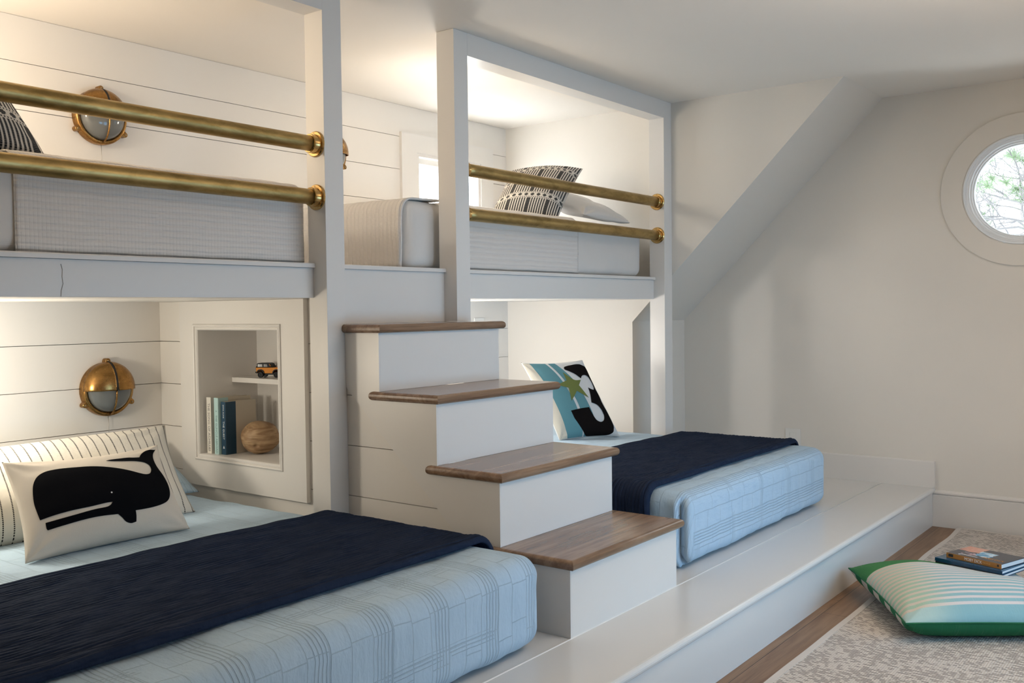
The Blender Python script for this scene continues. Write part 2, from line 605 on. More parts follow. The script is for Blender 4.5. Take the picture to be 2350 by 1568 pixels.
# ------------------------------------------------------------------ partition wall (shiplap) with niche opening
NY0, NY1, NZ0, NZ1 = .905, 1.424, .630, 1.150
def front_y(zm):
    for i in range(4):
        if zm < ZT[i] - TH:
            return YR[i]
    return YB + .001
bm = BM()
zb = sorted(set([P] + [G0 + k * GS for k in range(-4, 1)] + [t - TH for t in ZT] + [NZ0 - .0115, NZ1 + .0115, ZB - .0005]))
zb = [q for q in zb if P <= q <= ZB]
grooves = [G0 + k * GS for k in range(-4, 1)]
for a, b in zip(zb, zb[1:]):
    if b - a < 1e-4: continue
    zm = (a + b) / 2
    a2 = a + g if any(abs(a - q) < 1e-6 for q in grooves) else a
    b2 = b - g if any(abs(b - q) < 1e-6 for q in grooves) else b
    y0 = front_y(zm) + .0155
    if zm > ZT[3] - TH: y0 = YB + .022
    spans = [(y0, YW - .0005)]
    if NZ0 - .0115 < zm < NZ1 + .0115:
        spans = [(y0, NY0 - .012), (NY1 + .012, YW - .0005)]
    for s0, s1 in spans:
        box(bm, 0.0, .016, s0, s1, a2, b2)
struct('wall_partition', bm, M_plank)
bm = BM()
for a, b in zip(zb, zb[1:]):
    zm = (a + b) / 2
    y0 = front_y(zm) + .0155
    if zm > ZT[3] - TH: y0 = YB + .022
    spans = [(y0, YW - .0005)]
    if NZ0 - .0115 < zm < NZ1 + .0115:
        spans = [(y0, NY0 - .012), (NY1 + .012, YW - .0005)]
    for s0, s1 in spans:
        box(bm, .016, .026, s0, s1, a, b)
o = struct('wall_partition', bm, M_gap)

# ------------------------------------------------------------------ staircase
st = thing('staircase', (.34, YR[0], P), 'steep white stair with four oak treads between the two lower beds', 'staircase')
for i in range(4):
    z0 = P if i == 0 else ZT[i - 1]
    obj('riser', boxb(.0, SR, YR[i], YR[i] + .015, z0 + .0005, ZT[i] - TH), M_trim, st)
obj('riser', boxb(.0, X2, YB, YB + .020, ZT[3], ZL - .0165), M_trim, st)
def tread_bm(i):
    yf = YR[i] - OV
    yb = YR[i + 1] if i < 3 else YB
    if i < 3:
        ret = yb + .040
        pts = [(-OV, yf), (SR + OV, yf), (SR + OV, ret), (SR + .0005, ret), (SR + .0005, yb - .0003), (-.0070, yb - .0003), (-.0070, ret), (-OV, ret)]
    else:
        pts = [(-OV, yf), (SR + OV, yf), (SR + OV, YF - .0006), (X2 - .0006, YF - .0006), (X2 - .0006, yb - .0003), (.0006, yb - .0003), (.0006, YF - .0006), (-OV, YF - .0006)]
    bm = BM()
    prism(bm, pts, 'z', ZT[i] - TH, ZT[i])
    ed = []
    for e in bm.edges:
        a, b = e.verts
        if abs(a.co.z - b.co.z) < 1e-6:
            mx, my = (a.co.x + b.co.x) / 2, (a.co.y + b.co.y) / 2
            if my < yf + 1e-4 or mx < -OV + 1e-4 or mx > SR + OV - 1e-4 or (i < 3 and my > yb + .035):
                ed.append(e)
    bmesh.ops.bevel(bm, geom=ed, offset=TH * .44, segments=5, profile=.5, affect='EDGES', clamp_overlap=True)
    return bm
for i in range(4):
    obj('tread', tread_bm(i), M_tread, st)
# smooth stringer board over the shiplap, stepped above and raked below
d0, d1 = (.551, .958), (.042, .500)
sl = (d1[1] - d0[1]) / (d1[0] - d0[0])
yb_at = lambda z: d0[0] + (z - d0[1]) / sl
pts = [(YR[0], P + .0005), (YR[0], ZT[0] - TH), (YR[1], ZT[0] - TH), (YR[1], ZT[1] - TH), (YR[2], ZT[1] - TH), (YR[2], ZT[2] - TH),
       (YR[3], ZT[2] - TH), (YR[3], ZT[3] - TH), (YF - .001, ZT[3] - TH), (YF - .001, d0[1] + (YF - d0[0]) * sl), (yb_at(P + .0005), P + .0005)]
bm = BM()
prism(bm, pts, 'x', -.0065, -.0003)
obj('stringer', bm, M_trim, st)
pts = [(YR[0] + .016, P + .0005), (YR[0] + .016, ZT[0] - TH), (YR[1] + .016, ZT[0] - TH), (YR[1] + .016, ZT[1] - TH), (YR[2] + .016, ZT[1] - TH), (YR[2] + .016, ZT[2] - TH),
       (YR[3] + .016, ZT[2] - TH), (YR[3] + .016, ZT[3] - TH), (YF - .001, ZT[3] - TH), (YF - .001, P + .0005)]
bm = BM()
prism(bm, pts, 'x', SR - .02, SR)
obj('side_panel', bm, M_trim, st)
bm = BM()
lo = [(YB - .012, ZL - .016), (YB - .012, ZL - .004), (YB - .009, ZL), (YB + .040, ZL), (YB + .040, ZL - .016)]
prism(bm, lo, 'x', .0005, X2 - .0005)
obj('ledge', bm, M_trim, st)
obj('side_panel', boxb(SR - .03, SR - .012, YF + PD + .001, YW - .001, P + .001, ZB - .001), M_plank, st)

# ------------------------------------------------------------------ bunk beds
FLR = .0275
def flange_parts(rail, x, z, sgn):
    """brass floor flange on a post face, sgn = direction the rail leaves the post"""
    y = .581
    bm = BM()
    lathe(bm, [(0, 0), (0, .046), (.005, .046), (.0085, .043), (.0085, .0345), (.0105, .0335), (.031, .0335), (.033, .0320), (.033, .028), (.020, .0276)], (x, y, z), (sgn, 0, 0), 40)
    fl = obj('flange', bm, M_flange, rail, smooth='auto')
    for a in (90, 210, 330):
        bm = BM()
        lathe(bm, [(.0075, 0), (.0075, .0034), (.0092, .0030), (.0098, 0)], (x, y + .039 * math.cos(math.radians(a)), z + .039 * math.sin(math.radians(a))), (sgn, 0, 0), 12)
        # screws belong to the flange casting itself
        me = bpy.data.meshes.new('tmp')
        bm.to_mesh(me)
        bm.free()
        b2 = BM()
        b2.from_mesh(fl.data)
        b2.from_mesh(me)
        nf = len(fl.data.polygons)
        b2.faces.ensure_lookup_table()
        par = Vector((0, 0, 0))
        p = rail
        while p is not None:
            par += p.location
            p = p.parent
        vs = set()
        for f in b2.faces[nf:]:
            f.material_index = 1
            vs.update(f.verts)
        bmesh.ops.translate(b2, verts=list(vs), vec=-par)
        b2.to_mesh(fl.data)
        b2.free()
        bpy.data.meshes.remove(me)
    fl.data.materials.append(M_screw)
    return fl

def rail(parent, x0, x1, z, label):
    bm = BM()
    n = 24
    tube(bm, [(x0 + .012 + (x1 - x0 - .024) * k / n, .581, z) for k in range(n + 1)], FLR, 32)
    r = obj('guard_rail', bm, M_rail, parent, smooth=True)
    r['label'] = label
    flange_parts(r, x0, z, 1)
    flange_parts(r, x1, z, -1)

def bunk(name, xa, xb, posts, loc, label, deckx, raillabs):
    b = thing(name, loc, label, 'bunk bed')
    for px, z0 in posts:
        obj('post', boxb(px, px + W, YF, YF + PD, z0, H - .0005), M_trim, b, bevel=.0012)
    xs = [p[0] for p in posts]
    obj('header', boxb(min(xs) + W, max(xs), YF + .0001, YF + PD - .0001, HH, H - .0006), M_trim, b)
    obj('beam', boxb(xa, xb, YB, YB + .038, ZB, ZL - .0165), M_trim, b, bevel=.001)
    bm = BM()
    prism(bm, lo, 'x', xa + .0003, xb - .0003)
    obj('ledge', bm, M_trim, b)
    obj('deck', boxb(deckx[0], deckx[1], YB + .0405, YW - .001, ZB, ZL - .006), M_trim, b)
    rail(b, xa, xb, 1.8215, raillabs[0])
    rail(b, xa, xb, 1.632, raillabs[1])
    return b
bl = bunk('bunk_bed', XL0, -W, [(-W, P + .0005), (XL0 - W, P + .0005)], (-1.0, YF, P), 'white built-in upper bunk over the left bed, frame with square posts and two brass rails', (XL0 - W + .001, -.001), ('upper aged brass rail', 'lower aged brass rail'))
br_ = bunk('bunk_bed', X2 + W, XT - W, [(X2, ZT[3] + .0003), (XT - W, P + .0005)], (1.6, YF, P), 'white built-in upper bunk right of the stairs, full rectangular frame with two brass rails', (.001, XT - .001), ('upper aged brass rail', 'lower aged brass rail'))
# hairline crack in the paint of the left beam
bm = BM()
tube(bm, [(-1.019, YB - .0002, 1.366), (-1.015, YB - .0002, 1.35), (-1.0165, YB - .0002, 1.33), (-1.014, YB - .0002, 1.31), (-1.020, YB - .0002, 1.29), (-1.021, YB - .0002, 1.2735)], .0011, 6)
o = obj('paint_crack', bm, plain('crack_shade', (.38, .35, .31), .8), bl)
o['label'] = 'hairline crack in the white paint'

# ------------------------------------------------------------------ display niche
nc = thing('niche_cabinet', (0, 1.15, .5), 'white recessed display niche panel beside the left bed with beaded frame and short shelf', 'cabinet')
PX0, PX1 = -.0215, -.0005
bm = BM()
oy0, oy1, oz0, oz1 = NY0 - .026, NY1 + .026, NZ0 - .026, NZ1 + .026
for y0, y1, z0, z1 in ((.745, oy0, .497, ZB - .001), (oy1, 1.545, .497, ZB - .001), (oy0, oy1, .497, oz0), (oy0, oy1, oz1, ZB - .001)):
    box(bm, PX0, PX1, y0, y1, z0, z1)
bmesh.ops.remove_doubles(bm, verts=bm.verts, dist=1e-5)
obj('face_frame', bm, M_trim, nc)
def frame_ring(bm, y0, y1, z0, z1, prof):
    """mitred moulding: prof = [(inset, x)]"""
    rings = []
    for ins, x in prof:
        rings.append([bm.verts.new((x, a, b)) for a, b in ((y0 + ins, z0 + ins), (y1 - ins, z0 + ins), (y1 - ins, z1 - ins), (y0 + ins, z1 - ins))])
    n = len(rings)
    for i in range(n):
        A, B = rings[i], rings[(i + 1) % n]
        for k in range(4):
            bm.faces.new((A[k], A[(k + 1) % 4], B[(k + 1) % 4], B[k]))
bm = BM()
frame_ring(bm, oy0, oy1, oz0, oz1, [(0, PX1), (0, PX0 + .002), (.0015, PX0 - .004), (.006, PX0 - .006), (.010, PX0 - .004), (.0115, PX0 + .002), (.014, PX0 + .002), (.016, PX0 - .001), (.021, PX0 - .001), (.0245, PX0 + .003), (.0258, PX0 + .006), (.0258, .002)])
obj('bead_moulding', bm, M_trim, nc)
ND = .285
bm = BM()
t = .010
box(bm, .0, ND, NY0 - t, NY0, NZ0 - t, NZ1 + t)
box(bm, .0, ND, NY1, NY1 + t, NZ0 - t, NZ1 + t)
box(bm, .0, ND, NY0, NY1, NZ0 - t, NZ0)
box(bm, .0, ND, NY0, NY1, NZ1, NZ1 + t)
box(bm, ND, ND + t, NY0 - t, NY1 + t, NZ0 - t, NZ1 + t)
obj('niche_box', bm, M_trim, nc)
SHZ = .942
obj('shelf', boxb(.150, ND - .0005, NY0 + .0005, NY1 - .0005, SHZ - .021, SHZ), M_trim, nc, bevel=.001)

# ------------------------------------------------------------------ text helper
def text_mesh(name, body, size, origin, xd, yd, mat, parent, extrude=.0002, align='LEFT', sx=1., space=1.):
    cu = bpy.data.curves.new('t', 'FONT')
    cu.body = body
    cu.size = size
    cu.extrude = extrude
    cu.align_x = align
    cu.align_y = 'CENTER'
    cu.space_character = space
    cu.resolution_u = 3
    to = bpy.data.objects.new('t', cu)
    COL.objects.link(to)
    bpy.context.view_layer.update()
    me = bpy.data.meshes.new_from_object(to.evaluated_get(bpy.context.evaluated_depsgraph_get()))
    bpy.data.objects.remove(to)
    bm = BM()
    bm.from_mesh(me)
    bpy.data.meshes.remove(me)
    xd = Vector(xd).normalized()
    yd = Vector(yd).normalized()
    zd = xd.cross(yd)
    M_ = Matrix(((xd.x * sx, yd.x, zd.x, origin[0]), (xd.y * sx, yd.y, zd.y, origin[1]), (xd.z * sx, yd.z, zd.z, origin[2]), (0, 0, 0, 1)))
    bmesh.ops.transform(bm, matrix=M_, verts=bm.verts)
    return obj(name, bm, mat, parent)

# ------------------------------------------------------------------ books in the niche
def standing_book(x0, y0, y1, h, depth, spine, board, wrap, label, text, tcol, size, extra=None):
    b = thing('book', ((x0 + depth / 2), (y0 + y1) / 2, NZ0), label, 'book', 'hardcover books standing in the niche')
    z0, z1 = NZ0 + .0004, NZ0 + h
    # boards (front and back) and spine
    bm = BM()
    box(bm, x0 + .003, x0 + depth, y0, y0 + .0025, z0, z1)
    box(bm, x0 + .003, x0 + depth, y1 - .0025, y1, z0, z1)
    obj('cover_boards', bm, board, b)
    bm = BM()
    box(bm, x0, x0 + .003, y0, y1, z0, z1)
    if wrap > .004:
        box(bm, x0 + .003, x0 + wrap, y0 - .0006, y0, z0, z1)
        box(bm, x0 + .003, x0 + wrap, y1, y1 + .0006, z0, z1)
    obj('spine', bm, spine, b, bevel=.0006)
    obj('pages', boxb(x0 + .004, x0 + depth - .003, y0 + .0027, y1 - .0027, z0 + .003, z1 - .003), plain('page_paper', (.72, .66, .55), .8), b)
    for body, zt, dy, sz in text:
        text_mesh('spine_lettering', body, sz, (x0 - .0001, (y0 + y1) / 2 + dy, zt), (0, 0, -1), (0, -1, 0), tcol, b)
    if extra:
        bm = BM()
        prism(bm, [((y0 + y1) / 2 + a, NZ0 + c) for a, c in extra], 'x', x0 - .0004, x0)
        obj('spine_emblem', bm, tcol, b)
    return b
M_bkwhite = plain('book_cloth_white', (.74, .70, .62), .6)
M_bkteal = plain('book_cloth_aqua', (.47, .66, .65), .6)
M_bknavy = plain('book_cloth_navy', (.010, .055, .105), .5)
M_board = plain('book_board_cream', (.62, .55, .45), .7)
standing_book(.006, 1.376, 1.406, .237, .15, M_bkwhite, M_bkwhite, .0, 'white hardcover book, leftmost of the three in the niche', [('THE SONG OF ACHILLES', NZ0 + .213, 0, .0185), ('A NOVEL', NZ0 + .040, .004, .0065)], plain('ink_grey', (.16, .14, .13), .6), .02)
standing_book(.006, 1.326, 1.354, .237, .165, M_bkteal, M_board, .050, 'pale aqua hardcover book between the white and the navy one', [('A', NZ0 + .185, 0, .012), ('THE GUNCLE ABROAD', NZ0 + .165, 0, .0155)], plain('ink_teal', (.14, .26, .27), .6), .02)
standing_book(.016, 1.291, 1.319, .221, .155, M_bknavy, M_board, .052, 'navy blue hardcover book with cream board, nearest the wooden ball', [('EMMA CLINE', NZ0 + .209, 0, .0098), ('THE GUEST', NZ0 + .140, 0, .0150)], plain('ink_white', (.80, .82, .82), .6), .02, [(-.006, .026), (.006, .026), (0, .038)])

# wooden ball
bm = BM()
bmesh.ops.create_icosphere(bm, subdivisions=5, radius=1)
for v in bm.verts:
    d = v.co.normalized()
    r = 1 + .05 * noise.noise(d * 1.7 + Vector((3, 1, 2))) + .02 * noise.noise(d * 6)
    dent = max(0, 1 - (d - Vector((-.72, -.55, -.42)).normalized()).length / .16)
    dent2 = max(0, 1 - (d - Vector((-.92, .12, -.52)).normalized()).length / .11)
    topd = max(0, 1 - (d - Vector((.1, -.2, 1)).normalized()).length / .6)
    r -= .14 * dent ** .8 + .12 * dent2 + .05 * topd
    v.co = Vector((d.x * .078 * r, d.y * .080 * r, d.z * .070 * r))
mz = min(v.co.z for v in bm.verts)
bmesh.ops.translate(bm, verts=bm.verts, vec=(.125, 1.205, NZ0 - mz + .0003))
ball = link(bpy.data.objects.new('wooden_ball', None))
bpy.data.objects.remove(ball)
o = obj('wooden_ball', bm, M_ball, None, smooth=True)
tag(o, 'lumpy round driftwood ball sitting in front of the niche books', 'ornament')

# ------------------------------------------------------------------ toy car on the niche shelf
def make_car():
    L, Wd = .118, .052
    c = thing('toy_car', (.224, 1.252, SHZ + .0003), 'orange and black toy off-roader parked on the short niche shelf', 'toy car')
    M_or = plain('car_orange', (.70, .24, .006), .45, 0, .25)
    M_bk = plain('car_black', (.006, .006, .007), .5, 0, .25)
    M_gl = plain('car_glass', (.03, .032, .036), .15, 0, .4)
    M_lt = plain('car_lamp', (.55, .52, .48), .25)
    zb, zm, zt = .021, .041, .060
    # local frame: x forward, y left
    def B(name, mat, pts=None, axis='y', a=-Wd / 2, b=Wd / 2, bev=.0012, bmx=None, par=None):
        bm = bmx or prism(BM(), pts, axis, a, b)
        return obj(name, bm, mat, par or c, local=True, bevel=bev)
    # lower body with wheel arches cut as polygon notches
    def arch(cx, r, n=7):
        return [(cx + r * math.cos(PI - PI * k / n), zb - .002 + r * math.sin(PI - PI * k / n)) for k in range(n + 1)]
    wx = (-.036, .036)
    body = [(-.055, zb)] + arch(wx[0], .0145) + arch(wx[1], .0145) + [(.057, zb), (.058, .036), (.055, .0425), (.018, .0435), (-.056, .0435), (-.057, .040)]
    bo = B('body', M_or, body)
    B('roof_cabin', M_bk, [(-.054, .0436), (.014, .0436), (.006, .0605), (-.002, .063), (-.048, .0625), (-.053, .060)], a=-Wd / 2 + .003, b=Wd / 2 - .003)
    for s in (-1, 1):
        y = s * (Wd / 2 - .0028)
        for p in ([(-.049, .0465), (-.028, .0465), (-.028, .0575), (-.049, .0575)], [(-.022, .0465), (-.004, .0465), (-.007, .0575), (-.022, .0575)]):
            B('window', M_gl, p, a=min(y, y + s * .0006), b=max(y, y + s * .0006), bev=0)
        B('door_pillar', M_or, [(.010, .0437), (.0125, .0437), (.0050, .0590), (.0030, .0590)], a=min(y, y + s * .001), b=max(y, y + s * .001), bev=0)
        for cx in wx:
            bm = BM()
            n = 10
            pts = [(cx + .0175 * math.cos(PI - PI * k / n), zb - .002 + .0175 * math.sin(PI - PI * k / n)) for k in range(n + 1)] + [(cx + .0142 * math.cos(PI * k / n), zb - .002 + .0142 * math.sin(PI * k / n)) for k in range(n + 1)]
            y0 = s * Wd / 2
            prism(bm, pts, 'y', min(y0 - s * .004, y0 + s * .0035), max(y0 - s * .004, y0 + s * .0035))
            obj('fender', bm, M_bk, c, local=True)
            bm = BM()
            yw = s * (Wd / 2 - .003)
            lathe(bm, [(-.005, 0), (-.005, .0115), (-.0035, .0128), (.0045, .0128), (.006, .0115), (.006, .0085), (.0045, .007), (.0045, .002), (.0055, 0)], (cx, yw, .0131), (0, s, 0), 24)
            obj('wheel', bm, M_bk, c, local=True)
        bm = BM()
        box(bm, .009, .012, s * Wd / 2 - .003 if s > 0 else -Wd / 2 - .006, s * Wd / 2 + .006 if s > 0 else -Wd / 2 + .003, .0445, .0495)
        obj('wing_mirror', bm, M_bk, c, local=True)
    bm = BM()
    box(bm, .0565, .0605, -Wd / 2 + .002, Wd / 2 - .002, .031, .040)
    obj('grille', bm, M_bk, c, local=True)
    for s in (-1, 1):
        bm = BM()
        lathe(bm, [(0, 0), (0, .0035), (.001, .0033), (.0015, 0)], (.0606, s * .018, .0355), (1, 0, 0), 16)
        obj('headlight', bm, M_lt, c, local=True)
    bm = BM()
    box(bm, .054, .064, -Wd / 2, Wd / 2, .020, .0275)
    obj('bumper', bm, M_bk, c, local=True, bevel=.001)
    bm = BM()
    box(bm, -.060, -.054, -Wd / 2, Wd / 2, .020, .026)
    obj('bumper', bm, M_bk, c, local=True, bevel=.001)
    bm = BM()
    lathe(bm, [(0, 0), (0, .0125), (.003, .0128), (.006, .0115), (.006, 0)], (-.0575, 0, .037), (-1, 0, 0), 20)
    obj('spare_wheel', bm, M_bk, c, local=True)
    bm = BM()
    box(bm, -.045, .050, -.017, .017, .012, .0212)
    obj('chassis', bm, M_bk, c, local=True)
    c.rotation_euler = (0, 0, math.radians(-62))
    return c
make_car()

# ------------------------------------------------------------------ wall sconces
def make_sconce(name, label, group):
    s = thing(name, (0, 0, 0), label, 'wall lamp', group)
    bm = BM()
    lathe(bm, [(0, .113), (.020, .113), (.030, .111), (.036, .106), (.036, .098), (.026, .094), (.026, .05), (.026, 0)], (0, 0, 0), (0, -1, 0), 64)
    obj('ring_body', bm, M_sconce, s, smooth=True, local=True)
    bm = BM()
    pr = [(.026, .0945), (.034, .0930)]
    for k in range(1, 13):
        a = PI / 2 * k / 12
        pr.append((.034 + .050 * math.sin(a), .093 * math.cos(a)))
    lathe(bm, pr, (0, 0, 0), (0, -1, 0), 64)
    le = obj('glass_lens', bm, M_frost, s, smooth=True, local=True)
    le['label'] = 'frosted grey glass dome'
    # hood: two quarter shells either side of a slot
    bm = BM()
    for sg in (-1, 1):
        NA, NR = 22, 16
        grid = []
        for i in range(NR + 1):
            a = PI / 2 * i / NR
            row = []
            for j in range(NA + 1):
                th = PI / 2 * j / NA            # 0 = sideways, 90 = up
                r = .112 * math.cos(a)
                x = sg * r * math.cos(th)
                zz = r * math.sin(th)
                yy = -.030 - .070 * math.sin(a)
                if abs(x) < .0062: x = sg * .0062
                row.append(bm.verts.new((x, yy, zz + .004)))
            grid.append(row)
        for i in range(NR):
            for j in range(NA):
                q = [grid[i][j], grid[i][j + 1], grid[i + 1][j + 1], grid[i + 1][j]]
                try: bm.faces.new(q)
                except ValueError: pass
        low = [bm.verts.new((v.co.x, v.co.y, v.co.z - .006)) for v in [grid[i][0] for i in range(NR + 1)]]
        for i in range(NR):
            bm.faces.new((grid[i][0], grid[i + 1][0], low[i + 1], low[i]))
    h = obj('hood', bm, M_sconce, s, smooth=True, local=True)
    so = h.modifiers.new('thick', 'SOLIDIFY')
    so.thickness = .0025
    so.offset = -1
    # dark guard strip running in the slot, thin bar below
    bm = BM()
    tube(bm, [(0, -.030 - .066 * math.sin(PI / 2 * k / 10), .004 + .107 * math.cos(PI / 2 * k / 10)) for k in range(11)], .0062, 8)
    g1 = obj('hood_slot', bm, M_dark, s, smooth=True, local=True)
    g1['label'] = 'dark slot down the hood'
    bm = BM()
    tube(bm, [(0, -.036 - .056 * math.sin(PI / 2 * k / 10), -.102 * math.cos(PI / 2 * k / 10)) for k in range(11)], .0035, 10)
    obj('guard_bar', bm, M_sconce, s, smooth=True, local=True)
    for a in (90, 210, 330):
        ca, sa = math.cos(math.radians(a)), math.sin(math.radians(a))
        bm = BM()
        n = 12
        pts = []
        for k in range(n + 1):
            t = -PI / 2 + PI * k / n
            dx, dz = .119 + .011 * math.cos(t), .011 * math.sin(t)
            pts.append((dx * ca - dz * sa, dx * sa + dz * ca))
        for dx, dz in ((.100, .016), (.100, -.016)):
            pts.append((dx * ca - dz * sa, dx * sa + dz * ca))
        prism(bm, pts, 'y', -.030, -.001)
        lg = obj('lug', bm, M_sconce, s, local=True, bevel=.002, bseg=3)
        bm = BM()
        lathe(bm, [(.028, 0), (.028, .0048), (.032, .0042), (.033, .002), (.031, 0)], (.120 * ca, 0, .120 * sa), (0, -1, 0), 14)
        obj('screw', bm, M_screw, lg, smooth=True, local=True)
    bm = BM()
    tube(bm, [(.004, -.012, -.110), (.004, -.014, -.16), (.004, -.014, -.335)], .0011, 6)
    o = obj('pull_chain', bm, plain('chain_steel', (.45, .42, .38), .4, 1.), s, smooth=True, local=True)
    return s
def dup(root, loc, label):
    r = root.copy(); COL.objects.link(r); r.location = loc; r['label'] = label
    for ch in list(root.children):
        c = ch.copy(); COL.objects.link(c); c.parent = r
        for gch in list(ch.children):
            d = gch.copy(); COL.objects.link(d); d.parent = c
    return r
SCG = 'round brass bulkhead lamps on the shiplap wall'
sc = make_sconce('wall_sconce', 'round brass hooded bulkhead lamp on shiplap above the striped pillow', SCG)
sc.location = (-.262, YW - .0005, .908)
dup(sc, (-.262, YW - .0005, 2.038), 'round brass hooded bulkhead lamp seen behind the rails of the left upper bunk')
dup(sc, (.985, YW - .0005, 2.04), 'brass bulkhead lamp almost wholly hidden behind the left square post')

# ------------------------------------------------------------------ back window with shade
wn = link(bpy.data.objects.new('window_1', None)); wn.location = (1.945, YW, WZ0); wn['kind'] = 'structure'
bm = BM()
for x0, x1, z0, z1 in ((1.530, WX0, 1.43, 2.232), (WX1, 2.355, 1.43, 2.232), (WX0, WX1, WZ1, 2.232), (WX0, WX1, 1.43, WZ0)):
    box(bm, x0, x1, YW - .019, YW, z0, z1)
obj('casing', bm, M_trim, wn, bevel=0)
bm = BM()
for x0, x1, z0, z1 in ((WX0, WX0 + .022, WZ0, WZ1), (WX1 - .022, WX1, WZ0, WZ1), (WX0 + .022, WX1 - .022, WZ1 - .018, WZ1), (WX0 + .022, WX1 - .022, WZ0, WZ0 + .03)):
    box(bm, x0, x1, YW - .012, YW + .10, z0, z1)
obj('window_frame', bm, M_trim, wn)
mg = NT('window_glass', .02, (1, 1, 1))
mg.t.nodes.remove(mg.b)
out = mg.t.nodes['Material Output']
tr = mg.n('ShaderNodeBsdfTransparent'); tr.inputs[0].default_value = (.97, .985, .985, 1)
gl = mg.n('ShaderNodeBsdfGlossy'); gl.inputs['Roughness'].default_value = .02
fr = mg.n('ShaderNodeFresnel'); fr.inputs[0].default_value = 1.3
mx = mg.n('ShaderNodeMixShader')
mg.t.links.new(fr.outputs[0], mx.inputs[0]); mg.t.links.new(tr.outputs[0], mx.inputs[1]); mg.t.links.new(gl.outputs[0], mx.inputs[2]); mg.t.links.new(mx.outputs[0], out.inputs[0])
M_glass = mg.m
obj('pane', boxb(WX0 + .022, WX1 - .022, YW + .070, YW + .074, WZ0 + .03, WZ1 - .018), M_glass, wn)
ms = NT('pleated_shade', .9, (.9, .9, .9))
ms.t.nodes.remove(ms.b)
out = ms.t.nodes['Material Output']
tl = ms.n('ShaderNodeBsdfTranslucent'); tl.inputs[0].default_value = (.92, .93, .94, 1)
df = ms.n('ShaderNodeBsdfDiffuse'); df.inputs[0].default_value = (.85, .85, .84, 1)
mx = ms.n('ShaderNodeMixShader'); mx.inputs[0].default_value = .35
ms.t.links.new(tl.outputs[0], mx.inputs[1]); ms.t.links.new(df.outputs[0], mx.inputs[2]); ms.t.links.new(mx.outputs[0], out.inputs[0])
bm = BM()
n = 34
pz = [WZ0 + .032 + (WZ1 - .055 - WZ0 - .032) * k / n for k in range(n + 1)]
A = [bm.verts.new((WX0 + .024, YW + .030 + (.009 if k % 2 else 0), q)) for k, q in enumerate(pz)]
B_ = [bm.verts.new((WX1 - .024, YW + .030 + (.009 if k % 2 else 0), q)) for k, q in enumerate(pz)]
for k in range(n):
    bm.faces.new((A[k], B_[k], B_[k + 1], A[k + 1]))
obj('pleated_shade', bm, ms.m, wn)
obj('head_rail', boxb(WX0 + .023, WX1 - .023, YW + .015, YW + .055, WZ1 - .054, WZ1 - .022), M_plastic, wn)

# ------------------------------------------------------------------ round window
w2 = link(bpy.data.objects.new('window_2', None)); w2.location = (XW, CY, CZ); w2['kind'] = 'structure'
bm = BM()
lathe(bm, [(0, .397), (.010, .397), (.013, .394), (.013, .290), (.009, .2845), (0, .2845)], (XW, CY, CZ), (-1, 0, 0), 96, close=True)
obj('casing', bm, M_wall, w2, smooth='auto')
bm = BM()
lathe(bm, [(.010, .2842), (.016, .283), (.016, .276), (.006, .272), (.004, .266), (-.004, .262), (-.006, .256), (-.020, .252), (-.022, .246), (-.034, .243), (-.036, .238), (-.060, .236), (-.060, .2842)], (XW, CY, CZ), (-1, 0, 0), 96, close=True)
M_vinyl = paint('white_window_vinyl', (.88, .905, .93), .3, 0.01)
obj('sash_ring', bm, M_vinyl, w2, smooth='auto')
bm = BM()
lathe(bm, [(-.050, 0), (-.050, .2385), (-.054, .2385), (-.054, 0)], (XW, CY, CZ), (-1, 0, 0), 64)
obj('pane', bm, M_glass, w2)

# ------------------------------------------------------------------ pine tree outside the round window
tree = thing('pine_tree', (5.2, -.9, -2.0), 'sunlit pine with bare grey twigs and needle tufts outside the round window', 'tree')
M_bark = plain('pine_bark', (.26, .25, .26), .9)
M_needle = plain('pine_needles', (.27, .36, .23), .8)
rt = random.Random(4)
bmT, bmN, bmB = BM(), BM(), BM()
tube(bmT, [(5.2, -.9, -2.0), (5.15, -.85, 0), (5.22, -.98, 1.6), (5.30, -.90, 3.0), (5.2, -1.0, 4.2)], [.10, .09, .075, .06, .03], 10)
def twig(bm, p, d, L, r, depth):
    pts = [p]
    n = 5
    for k in range(n):
        d = (d + Vector((rt.uniform(-.35, .35), rt.uniform(-.35, .35), rt.uniform(-.30, .35)))).normalized()
        pts.append(pts[-1] + d * L / n)
    tube(bm, pts, [r * (1 - .75 * k / n) for k in range(n + 1)], 5)
    if depth > 0:
        for k in range(2, n + 1):
            for _ in range(2):
                dd = (d + Vector((rt.uniform(-1, 1), rt.uniform(-1, 1), rt.uniform(-.7, .9)))).normalized()
                twig(bm, pts[k], dd, L * rt.uniform(.35, .6), r * .5, depth - 1)
    return pts[-1]
def tuft(bm, c, R, n):
    for _ in range(n):
        d = Vector((rt.gauss(0, 1), rt.gauss(0, 1), rt.gauss(.3, .8))).normalized()
        s = d.cross(Vector((rt.random(), rt.random(), rt.random()))).normalized() * .0022
        t = d.cross(s).normalized() * .0022
        a = bm.verts.new(c + s); b = bm.verts.new(c - s); e = bm.verts.new(c + t)
        tip = bm.verts.new(c + d * R * rt.uniform(.7, 1.1))
        bm.faces.new((a, b, tip)); bm.faces.new((b, e, tip)); bm.faces.new((e, a, tip))
